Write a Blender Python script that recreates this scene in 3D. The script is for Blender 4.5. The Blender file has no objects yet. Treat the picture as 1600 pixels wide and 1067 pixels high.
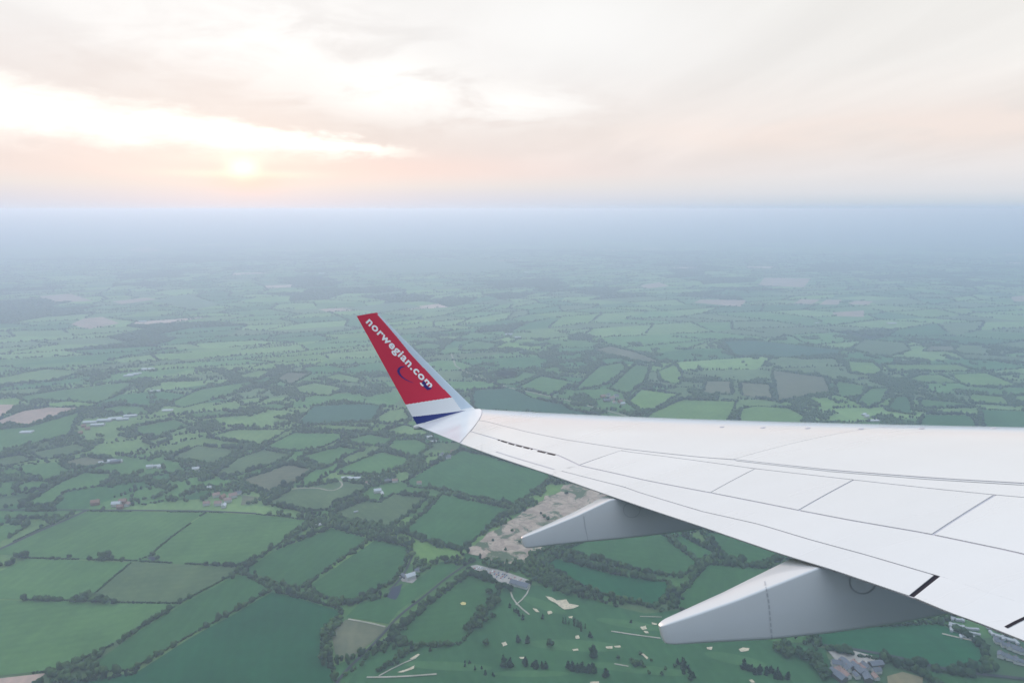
import bpy, math, random
import numpy as np
from mathutils import Vector
from mathutils.bvhtree import BVHTree
random.seed(7); RNG = np.random.default_rng(7)
sc = bpy.context.scene
COL = sc.collection
# ------------------------------------------------------------------ camera
H = 650.0                       # height of the aircraft above the fields (m)
F, HOR = 1091.8, 327.0          # focal length and horizon row in the 1600 px photo
PITCH = math.atan((533.5 - HOR) / F)
cam_d = bpy.data.cameras.new('camera'); cam = bpy.data.objects.new('camera', cam_d); COL.objects.link(cam)
cam.location = (0, 0, H); cam.rotation_euler = (math.pi/2 - PITCH, 0, 0)
cam_d.sensor_width = 36.0; cam_d.lens = 36.0 * F / 1600.0
cam_d.clip_start = 0.05; cam_d.clip_end = 200000.0
sc.camera = cam
sc.view_settings.view_transform = 'Standard'; sc.view_settings.look = 'None'
sc.view_settings.gamma = 1.0; sc.view_settings.exposure = 0.0
sc.cycles.use_denoising = True
try: sc.cycles.denoiser = 'OPENIMAGEDENOISE'
except Exception: pass
sc.cycles.volume_bounces = 10; sc.cycles.max_bounces = 12; sc.cycles.diffuse_bounces = 2
sc.cycles.glossy_bounces = 3; sc.cycles.transmission_bounces = 2
sc.cycles.caustics_reflective = False; sc.cycles.caustics_refractive = False

def ray(px, py):
    """unit direction in the world through a pixel of the 1600 px photo"""
    u = (px - 800.0) / F; v = (533.5 - py) / F
    d = np.array([u, math.cos(PITCH) + v*math.sin(PITCH), -math.sin(PITCH) + v*math.cos(PITCH)])
    return d / np.linalg.norm(d)
def gnd(px, py):
    d = ray(px, py); s = -H / d[2]
    return (d[0]*s, d[1]*s)
def azel(px, py):
    d = ray(px, py); return math.atan2(d[0], d[1]), math.asin(d[2])

# ------------------------------------------------------------------ node helper
class N:
    def __init__(s, tree): s.t = tree; s.L = tree.links
    def n(s, typ, **kw):
        o = s.t.nodes.new(typ)
        for k, v in kw.items(): setattr(o, k, v)
        return o
    def put(s, sock, v):
        if isinstance(v, bpy.types.NodeSocket): s.L.new(v, sock)
        elif v is not None: sock.default_value = v
    def m(s, op, a, b=None, c=None, clamp=False):
        o = s.n('ShaderNodeMath', operation=op); o.use_clamp = clamp
        s.put(o.inputs[0], a)
        if b is not None: s.put(o.inputs[1], b)
        if c is not None: s.put(o.inputs[2], c)
        return o.outputs[0]
    def mix(s, f, a, b, mode='MIX'):
        o = s.n('ShaderNodeMix', data_type='RGBA', blend_type=mode)
        s.put(o.inputs[0], f)
        for k, v in ((6, a), (7, b)):
            if isinstance(v, tuple) and len(v) == 3: v = v + (1,)
            s.put(o.inputs[k], v)
        return o.outputs[2]
    def ramp(s, f, stops):
        o = s.n('ShaderNodeValToRGB'); s.put(o.inputs[0], f)
        e = o.color_ramp.elements
        while len(e) < len(stops): e.new(0.5)
        for k, (p, c) in enumerate(stops):
            e[k].position = p; e[k].color = (c if len(c) == 4 else tuple(c) + (1,))
        return o.outputs[0]
    def sstep(s, v, a, b):
        o = s.n('ShaderNodeMapRange', interpolation_type='SMOOTHSTEP')
        s.put(o.inputs[0], v); s.put(o.inputs[1], a); s.put(o.inputs[2], b)
        return o.outputs[0]
    def lin(s, v, a, b, c, d):
        o = s.n('ShaderNodeMapRange'); s.put(o.inputs[0], v)
        for k, x in enumerate((a, b, c, d)): s.put(o.inputs[k+1], x)
        return o.outputs[0]
    def noise(s, vec, scale, detail=4, rough=0.55, dist=0.0):
        o = s.n('ShaderNodeTexNoise'); s.put(o.inputs['Vector'], vec)
        o.inputs['Scale'].default_value = scale; o.inputs['Detail'].default_value = detail
        o.inputs['Roughness'].default_value = rough; o.inputs['Distortion'].default_value = dist
        return o.outputs[0]
def srgb(r, g, b):
    f = lambda c: (c/255/12.92) if c/255 <= .04045 else ((c/255+.055)/1.055)**2.4
    return (f(r), f(g), f(b))

# ------------------------------------------------------------------ sky: thin sunset cloud deck over a Nishita sky
SUN_AZ, SUN_EL = azel(380, 264)
world = bpy.data.worlds.new('World'); sc.world = world; world.use_nodes = True
wt = world.node_tree; wt.nodes.clear(); w = N(wt)
tc = w.n('ShaderNodeTexCoord').outputs['Generated']
sep = w.n('ShaderNodeSeparateXYZ'); w.put(sep.inputs[0], tc)
X, Y, Z = sep.outputs
el = w.m('MULTIPLY', w.m('ARCSINE', Z), 180/math.pi)
az = w.m('MULTIPLY', w.m('ARCTAN2', X, Y), 180/math.pi)
zz_ = w.m('ADD', w.m('MAXIMUM', Z, 0.0), 0.07)
pu = w.m('DIVIDE', X, zz_); pv = w.m('DIVIDE', Y, zz_)
cmb = w.n('ShaderNodeCombineXYZ'); w.put(cmb.inputs[0], w.m('ADD', pu, w.m('MULTIPLY', pv, 0.05))); w.put(cmb.inputs[1], w.m('MULTIPLY', pv, 0.20))
P = cmb.outputs[0]
cmb2 = w.n('ShaderNodeCombineXYZ'); w.put(cmb2.inputs[0], az); w.put(cmb2.inputs[1], w.m('MULTIPLY', el, 3.2))
PA = cmb2.outputs[0]
n_big = w.noise(P, 0.62, 5, 0.5, 0.5)
n_fine = w.noise(P, 2.1, 6, 0.6, 0.6)
n_ang = w.noise(PA, 0.11, 5, 0.55, 0.4)
n_edge = w.noise(PA, 0.30, 4, 0.6, 0.2)
E01 = w.lin(el, 0.0, 20.0, 0.0, 1.0)
right = w.sstep(az, -6.0, 30.0)
gL = w.ramp(E01, [(0.0, srgb(210, 222, 240)), (0.035, srgb(217, 222, 234)), (0.065, srgb(225, 225, 231)), (0.09, srgb(232, 229, 229)), (0.135, srgb(241, 230, 227)), (0.3, srgb(240, 230, 226)), (0.55, srgb(242, 239, 238)), (1.0, srgb(248, 247, 246))])
gR = w.ramp(E01, [(0.0, srgb(182, 204, 228)), (0.025, srgb(204, 215, 226)), (0.06, srgb(222, 225, 231)), (0.13, srgb(234, 231, 232)), (0.25, srgb(243, 233, 228)), (0.5, srgb(243, 240, 237)), (1.0, srgb(248, 248, 245))])
deck = w.mix(right, gL, gR)
# broad thin/thick structure of the cloud
s1 = w.sstep(n_big, 0.36, 0.64)
hi = w.sstep(el, 1.2, 5.0)
amp = w.m('MULTIPLY', w.m('SUBTRACT', w.m('ADD', w.m('MULTIPLY', s1, 0.7), w.m('MULTIPLY', n_fine, 0.6)), 0.62), w.m('MULTIPLY', hi, 0.15))
deck = w.mix(1.0, deck, w.mix(w.m('ADD', amp, 0.52, clamp=True), (0.5, 0.48, 0.475), (1.5, 1.52, 1.525)), 'MULTIPLY')
# grey mass over the bright gap (left half), and its fading foot towards the centre
def band(pts_c, half0, half1, soft):
    (a0, e0), (a1, e1) = [tuple(math.degrees(v) for v in azel(*p)) for p in pts_c]
    ec = w.lin(az, a0, a1, e0, e1); hw = w.lin(az, a0, a1, half0, half1)
    wob = w.m('MULTIPLY', w.m('SUBTRACT', n_edge, 0.5), 2.6)
    d = w.m('ABSOLUTE', w.m('SUBTRACT', w.m('ADD', el, wob), ec))
    r = w.m('DIVIDE', d, hw)
    return w.m('MULTIPLY', w.sstep(r, 1.0 + soft, 1.0 - soft), w.m('MULTIPLY', w.sstep(az, a1 + 1.5, a1 - 5.0), w.sstep(az, a0 - 45, a0 - 15)))
grey = band([(0, 105), (860, 225)], 2.6, 2.2, 0.8)
deck = w.mix(w.m('MULTIPLY', grey, 0.5), deck, srgb(236, 227, 224))
gap = band([(0, 166), (660, 243)], 1.45, 0.30, 0.85)
deck = w.mix(gap, deck, (1.22, 1.19, 1.13))
# bright breaks higher up and streaks to the right
def glow(px, py, ra, re, col, k, tex=None):
    a, e = (math.degrees(v) for v in azel(px, py))
    da = w.m('DIVIDE', w.m('SUBTRACT', az, a), ra); de = w.m('DIVIDE', w.m('SUBTRACT', el, e), re)
    g = w.m('EXPONENT', w.m('MULTIPLY', w.m('ADD', w.m('MULTIPLY', da, da), w.m('MULTIPLY', de, de)), -1.0))
    if tex is not None: g = w.m('MULTIPLY', g, tex)
    return g, col, k
br = w.sstep(n_ang, 0.36, 0.58)
for g, c, k in (glow(610, 135, 5.5, 2.2, (1.10, 1.09, 1.07), 1.2, br), glow(800, 165, 7, 1.6, (1.09, 1.08, 1.06), 0.9, br),
                glow(420, 55, 12, 4, (1.07, 1.06, 1.05), 0.9, br), glow(900, 40, 10, 4, (1.05, 1.05, 1.04), 0.7, None),
                glow(1300, 205, 15, 1.2, srgb(252, 236, 228), 0.5, br), glow(1560, 190, 8, 1.2, srgb(251, 237, 230), 0.5, br),
                glow(200, 250, 20, 1.3, srgb(252, 232, 225), 0.5, n_ang), glow(620, 262, 12, 1.0, srgb(250, 228, 222), 0.7, None),
                glow(385, 247, 4.2, 0.45, (1.2, 1.08, 0.97), 0.8, n_edge), glow(380, 272, 4.5, 0.28, (1.15, 1.02, 0.90), 0.75, None), glow(380, 265, 1.0, 0.7, (1.6, 1.42, 1.2), 1.0, None),
                glow(388, 282, 2.4, 0.9, srgb(255, 218, 206), 0.5, None)):
    deck = w.mix(w.m('MULTIPLY', g, k, clamp=True), deck, c)
zen = w.lin(el, 17.0, 50.0, 1.0, 1.98)
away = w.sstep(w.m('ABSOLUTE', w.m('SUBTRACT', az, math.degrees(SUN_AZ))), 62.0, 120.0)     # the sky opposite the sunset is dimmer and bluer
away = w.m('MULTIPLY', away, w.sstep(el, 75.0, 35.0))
deck = w.mix(w.sstep(el, 20.0, 50.0), deck, srgb(220, 234, 250))
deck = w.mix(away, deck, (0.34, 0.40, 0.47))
sky = w.n('ShaderNodeTexSky', sky_type='NISHITA'); sky.sun_disc = False
sky.sun_elevation = SUN_EL; sky.sun_rotation = SUN_AZ; sky.altitude = H; sky.dust_density = 2.0
b1 = w.n('ShaderNodeBackground'); w.put(b1.inputs[0], sky.outputs[0]); b1.inputs[1].default_value = 0.1
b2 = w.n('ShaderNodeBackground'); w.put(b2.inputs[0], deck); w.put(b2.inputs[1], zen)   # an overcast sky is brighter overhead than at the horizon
mx = w.n('ShaderNodeMixShader'); mx.inputs[0].default_value = 0.96
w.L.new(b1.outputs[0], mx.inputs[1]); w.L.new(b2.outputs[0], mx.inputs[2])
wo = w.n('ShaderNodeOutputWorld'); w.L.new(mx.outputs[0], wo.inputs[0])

# ------------------------------------------------------------------ sun, veiled by the cloud
sd = bpy.data.lights.new('sun', 'SUN'); sun = bpy.data.objects.new('sun', sd); COL.objects.link(sun)
sd.energy = 2.1; sd.angle = math.radians(6); sd.color = (1.0, 0.66, 0.50)
sdir = Vector((math.sin(SUN_AZ)*math.cos(SUN_EL), math.cos(SUN_AZ)*math.cos(SUN_EL), math.sin(SUN_EL)))
sun.rotation_euler = sdir.to_track_quat('Z', 'Y').to_euler(); sun.location = (0, 0, H + 200)

# ------------------------------------------------------------------ object helpers
def tag(o, label=None, cat=None, group=None, kind=None):
    if label: o['label'] = label
    if cat: o['category'] = cat
    if group: o['group'] = group
    if kind: o['kind'] = kind
    return o
def mesh_np(name, V, faces, mats, parent=None, smooth=False, midx=None):
    me = bpy.data.meshes.new(name)
    V = np.asarray(V, np.float32).reshape(-1, 3)
    if isinstance(faces, np.ndarray):
        k = faces.shape[1]; nf = len(faces)
        me.vertices.add(len(V)); me.vertices.foreach_set('co', V.ravel())
        me.loops.add(nf*k); me.loops.foreach_set('vertex_index', faces.astype(np.int32).ravel())
        me.polygons.add(nf); me.polygons.foreach_set('loop_start', np.arange(0, nf*k, k, dtype=np.int32))
        me.polygons.foreach_set('loop_total', np.full(nf, k, np.int32))
        me.update(calc_edges=True)
    else:
        me.from_pydata([tuple(map(float, v)) for v in V], [], [list(f) for f in faces]); me.update()
    for m in (mats if isinstance(mats, (list, tuple)) else [mats]): me.materials.append(m)
    if midx is not None: me.polygons.foreach_set('material_index', np.asarray(midx, np.int32))
    if smooth: me.polygons.foreach_set('use_smooth', np.ones(len(me.polygons), bool))
    me.validate()
    o = bpy.data.objects.new(name, me); COL.objects.link(o)
    if parent is not None: o.parent = parent
    return o
def empty(name, loc=(0, 0, 0), rz=0.0, parent=None):
    o = bpy.data.objects.new(name, None); COL.objects.link(o); o.location = loc; o.rotation_euler = (0, 0, rz)
    o.empty_display_size = 1.0
    if parent is not None: o.parent = parent
    return o
def copy_tree(o, parent=None):
    c = o.copy(); COL.objects.link(c)
    if parent is not None: c.parent = parent
    for ch in list(o.children): copy_tree(ch, c)
    return c
def mat(name, base, rough=0.8, metal=0.0, spec=0.3, coat=0.0):
    m = bpy.data.materials.new(name); m.use_nodes = True
    b = m.node_tree.nodes['Principled BSDF']
    b.inputs['Base Color'].default_value = tuple(base) + (1,); b.inputs['Roughness'].default_value = rough
    b.inputs['Metallic'].default_value = metal; b.inputs['Specular IOR Level'].default_value = spec
    b.inputs['Coat Weight'].default_value = coat
    return m, N(m.node_tree), b

# ------------------------------------------------------------------ land materials
def land_material(name, source, obj_colour=False):
    m, q, b = mat(name, (0.05, 0.1, 0.05), 0.95, spec=0.05)
    geo = q.n('ShaderNodeNewGeometry').outputs['Position']
    if obj_colour: c = q.n('ShaderNodeObjectInfo').outputs['Color']
    else:
        a = q.n('ShaderNodeVertexColor'); a.layer_name = source; c = a.outputs[0]
    n1 = q.noise(geo, 0.009, 5, 0.6, 0.4); n2 = q.noise(geo, 0.06, 4, 0.65)
    mp = q.n('ShaderNodeMapping'); mp.inputs['Rotation'].default_value = (0, 0, 0.62); mp.inputs['Scale'].default_value = (0.06, 0.004, 0.0)
    q.put(mp.inputs['Vector'], geo)
    n3 = q.noise(mp.outputs[0], 1.0, 3, 0.6)
    sp_ = q.n('ShaderNodeSeparateXYZ'); q.put(sp_.inputs[0], geo)
    an = q.m('MULTIPLY', q.n('ShaderNodeObjectInfo').outputs['Random'], 3.14) if obj_colour else 0.6
    xr = q.m('ADD', q.m('MULTIPLY', sp_.outputs[0], q.m('COSINE', an)), q.m('MULTIPLY', sp_.outputs[1], q.m('SINE', an)))
    wob = q.m('MULTIPLY', n1, 14.0)
    st_ = q.m('MULTIPLY', q.m('SINE', q.m('MULTIPLY', q.m('ADD', xr, wob), 6.283/17.0)), q.m('MULTIPLY', q.sstep(n3, 0.35, 0.6), 0.05))
    k = q.m('ADD', q.m('ADD', q.m('ADD', q.m('MULTIPLY', n1, 0.75), st_), q.m('MULTIPLY', n2, 0.45)), q.m('MULTIPLY', n3, 0.30))
    f = q.lin(k, 0.45, 1.05, 0.70, 1.30)
    cc = q.n('ShaderNodeCombineColor'); q.put(cc.inputs[0], q.m('POWER', f, 1.35)); q.put(cc.inputs[1], f); q.put(cc.inputs[2], f)
    q.put(b.inputs['Base Color'], q.mix(1.0, c, cc.outputs[0], 'MULTIPLY'))
    return m
M_FIELD = land_material('field_grass', None, True)
M_FARM = land_material('farmland_patchwork', 'Col')
def noisy(name, c1, c2, scale, rough=0.95):
    m, q, b = mat(name, c1, rough, spec=0.05)
    n = q.noise(q.n('ShaderNodeNewGeometry').outputs['Position'], scale, 5, 0.65, 0.6)
    q.put(b.inputs['Base Color'], q.mix(q.sstep(n, 0.38, 0.62), c1, c2)); return m
M_SAND, q, b = mat('quarry_sand', (.4, .3, .25), 0.95, spec=0.05)
_g = q.n('ShaderNodeNewGeometry').outputs['Position']
_c = q.mix(q.sstep(q.noise(_g, 0.05, 6, 0.7, 0.8), 0.4, 0.6), (0.47, 0.37, 0.29), (0.33, 0.25, 0.20))
q.put(b.inputs['Base Color'], q.mix(q.sstep(q.noise(_g, 0.017, 6, 0.7, 1.2), 0.52, 0.60), _c, (0.10, 0.13, 0.07)))
M_BUNK = noisy('bunker_sand', (0.66, 0.56, 0.40), (0.50, 0.42, 0.30), 0.2)
M_TRACK = noisy('dry_track', (0.42, 0.38, 0.31), (0.30, 0.29, 0.22), 0.05)
M_ROAD = noisy('asphalt', (0.045, 0.05, 0.055), (0.07, 0.07, 0.075), 0.05)
M_CONC = noisy('yard_concrete', (0.42, 0.38, 0.34), (0.33, 0.30, 0.27), 0.05)
M_WATER, _q, _b = mat('pond_water', (0.008, 0.014, 0.045), 0.4, spec=0.15)
M_UNDER = noisy('rough_grass_under_trees', (0.030, 0.062, 0.032), (0.045, 0.085, 0.036), 0.02)
# far ground: voronoi patchwork
M_GROUND, q, b = mat('distant_farmland', (0.04, 0.08, 0.04), 0.95, spec=0.05)
geo = q.n('ShaderNodeNewGeometry').outputs['Position']
mp = q.n('ShaderNodeMapping'); mp.inputs['Scale'].default_value = (0.0028, 0.0045, 0); mp.inputs['Rotation'].default_value = (0, 0, 0.4); q.put(mp.inputs['Vector'], geo)
vo = q.n('ShaderNodeTexVoronoi'); q.put(vo.inputs['Vector'], mp.outputs[0]); vo.inputs['Scale'].default_value = 1.0
sepc = q.n('ShaderNodeSeparateColor'); q.put(sepc.inputs[0], vo.outputs['Color'])
cf = q.ramp(sepc.outputs[0], [(0.0, (0.028, 0.055, 0.035)), (0.35, (0.055, 0.11, 0.05)), (0.65, (0.08, 0.14, 0.06)), (0.93, (0.12, 0.16, 0.08)), (1.0, (0.3, 0.24, 0.18))])
wn = q.noise(geo, 0.00045, 6, 0.6)
q.put(b.inputs['Base Color'], q.mix(q.sstep(wn, 0.47, 0.53), cf, (0.024, 0.048, 0.032)))
# leaves
def leaf_mat(name, c1, c2, scale=0.12):
    m, q, b = mat(name, c1, 0.9, spec=0.1)
    geo = q.n('ShaderNodeNewGeometry').outputs['Position']
    n = q.noise(geo, scale, 4, 0.7); rnd = q.n('ShaderNodeObjectInfo').outputs['Random']
    n0 = q.noise(geo, 0.013, 2, 0.5)
    c = q.mix(q.sstep(n, 0.35, 0.65), c1, c2)
    c = q.mix(1.0, c, q.ramp(q.m('ADD', q.m('MULTIPLY', rnd, 0.4), q.m('MULTIPLY', n0, 0.6)), [(0.25, (0.62, 0.68, 0.80)), (0.72, (1.6, 1.45, 1.05))]), 'MULTIPLY')
    q.put(b.inputs['Base Color'], c); return m
M_LEAF = leaf_mat('broad_leaves', (0.016, 0.042, 0.020), (0.040, 0.082, 0.030))
M_CON = leaf_mat('conifer_needles', (0.010, 0.030, 0.022), (0.020, 0.045, 0.028))
M_PALE = leaf_mat('pale_young_leaves', (0.07, 0.12, 0.05), (0.10, 0.15, 0.06))
M_HEDGE = leaf_mat('hedge_leaves', (0.011, 0.032, 0.017), (0.026, 0.058, 0.024))
M_BARK, _q, _b = mat('bark', (0.06, 0.05, 0.04), 0.9)

# ------------------------------------------------------------------ numpy geometry helpers
def value_noise(x, y, s, seed=0):
    x = np.asarray(x)/s; y = np.asarray(y)/s
    xi = np.floor(x).astype(np.int64); yi = np.floor(y).astype(np.int64); fx = x - xi; fy = y - yi
    fx = fx*fx*(3-2*fx); fy = fy*fy*(3-2*fy)
    def h(a, b):
        n = (a*374761393 + b*668265263 + seed*2147483647) & 0x7fffffff
        n = ((n ^ (n >> 13))*1274126177) & 0x7fffffff
        return ((n ^ (n >> 16)) & 0xffff)/65535.0
    return (h(xi, yi)*(1-fx)+h(xi+1, yi)*fx)*(1-fy) + (h(xi, yi+1)*(1-fx)+h(xi+1, yi+1)*fx)*fy
def inpoly(px, py, poly):
    x = np.asarray(px); y = np.asarray(py); r = np.zeros(x.shape, bool)
    n = len(poly); j = n-1
    for i in range(n):
        xi, yi = poly[i]; xj, yj = poly[j]
        c = ((yi > y) != (yj > y)) & (x < (xj-xi)*(y-yi)/((yj-yi) + 1e-12) + xi); r ^= c; j = i
    return r
def segdist(px, py, segs):
    d = np.full(len(px), 1e9)
    for (a, b) in segs:
        ax, ay = a; bx, by = b; vx, vy = bx-ax, by-ay; L = vx*vx+vy*vy + 1e-9
        t = np.clip(((px-ax)*vx+(py-ay)*vy)/L, 0, 1)
        d = np.minimum(d, np.hypot(px-ax-t*vx, py-ay-t*vy))
    return d
def ico(sub):
    import bmesh
    bm = bmesh.new(); bmesh.ops.create_icosphere(bm, subdivisions=sub, radius=1.0)
    V = np.array([v.co[:] for v in bm.verts]); Fc = np.array([[v.index for v in f.verts] for f in bm.faces]); bm.free()
    return V, Fc
ICO1, ICO2, ICO3 = ico(1), ico(2), ico(3)
def blob_variants(base, n, amp, seed):
    r = np.random.default_rng(seed); V, Fc = base; out = []
    for k in range(n):
        d = r.normal(size=(10, 3)); d /= np.linalg.norm(d, axis=1)[:, None]
        s = np.maximum(0, V @ d.T)**4 @ (r.random(10)*0.9) * amp + 1 + r.normal(size=len(V))*amp*0.35
        W = V*(0.78*s)[:, None]; out.append(W)
    return np.array(out), Fc
def scatter_blobs(P, R, HT, base, nvar, amp, seed):
    """merge one bumpy blob per point: P (n,3) ground points, R radii, HT heights"""
    var, Fc = blob_variants(base, nvar, amp, seed); r = np.random.default_rng(seed+1)
    n = len(P); idx = r.integers(0, nvar, n); a = r.random(n)*6.283
    W = var[idx]; c, s = np.cos(a)[:, None], np.sin(a)[:, None]
    x = (W[:, :, 0]*c - W[:, :, 1]*s)*R[:, None] + P[:, 0:1]; y = (W[:, :, 0]*s + W[:, :, 1]*c)*R[:, None] + P[:, 1:2]
    z = P[:, 2:3] + HT[:, None]*(0.52 + 0.52*W[:, :, 2])
    V = np.stack([x, y, z], 2).reshape(-1, 3)
    Ff = (Fc[None] + (np.arange(n)*W.shape[1])[:, None, None]).reshape(-1, 3)
    return V, Ff

# ------------------------------------------------------------------ ground
def disc(name, radius, z, m, rings=24, seg=96):
    rr = np.concatenate([[0], np.geomspace(300, radius, rings)])
    V = [(0, 0, z)]
    for r in rr[1:]:
        for k in range(seg): V.append((r*math.cos(2*math.pi*k/seg), r*math.sin(2*math.pi*k/seg), z))
    Fc = [(0, 1+k, 1+(k+1) % seg) for k in range(seg)]
    for i in range(rings-1):
        o = 1+i*seg
        for k in range(seg): Fc.append((o+k, o+seg+k, o+seg+(k+1) % seg, o+(k+1) % seg))
    return mesh_np(name, V, Fc, m)
g = disc('ground', 60000, -1.0, M_GROUND)
tag(g, 'flat hazy green countryside reaching to the horizon', 'ground', kind='structure')

# field colours (albedo)
FC = dict(g=(0.042, 0.124, 0.042), d=(0.014, 0.094, 0.036), p=(0.140, 0.228, 0.080), o=(0.094, 0.146, 0.064),
          b=(0.138, 0.145, 0.088), k=(0.43, 0.31, 0.25), t=(0.036, 0.104, 0.062), y=(0.130, 0.230, 0.066), m=(0.080, 0.172, 0.056))
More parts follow.
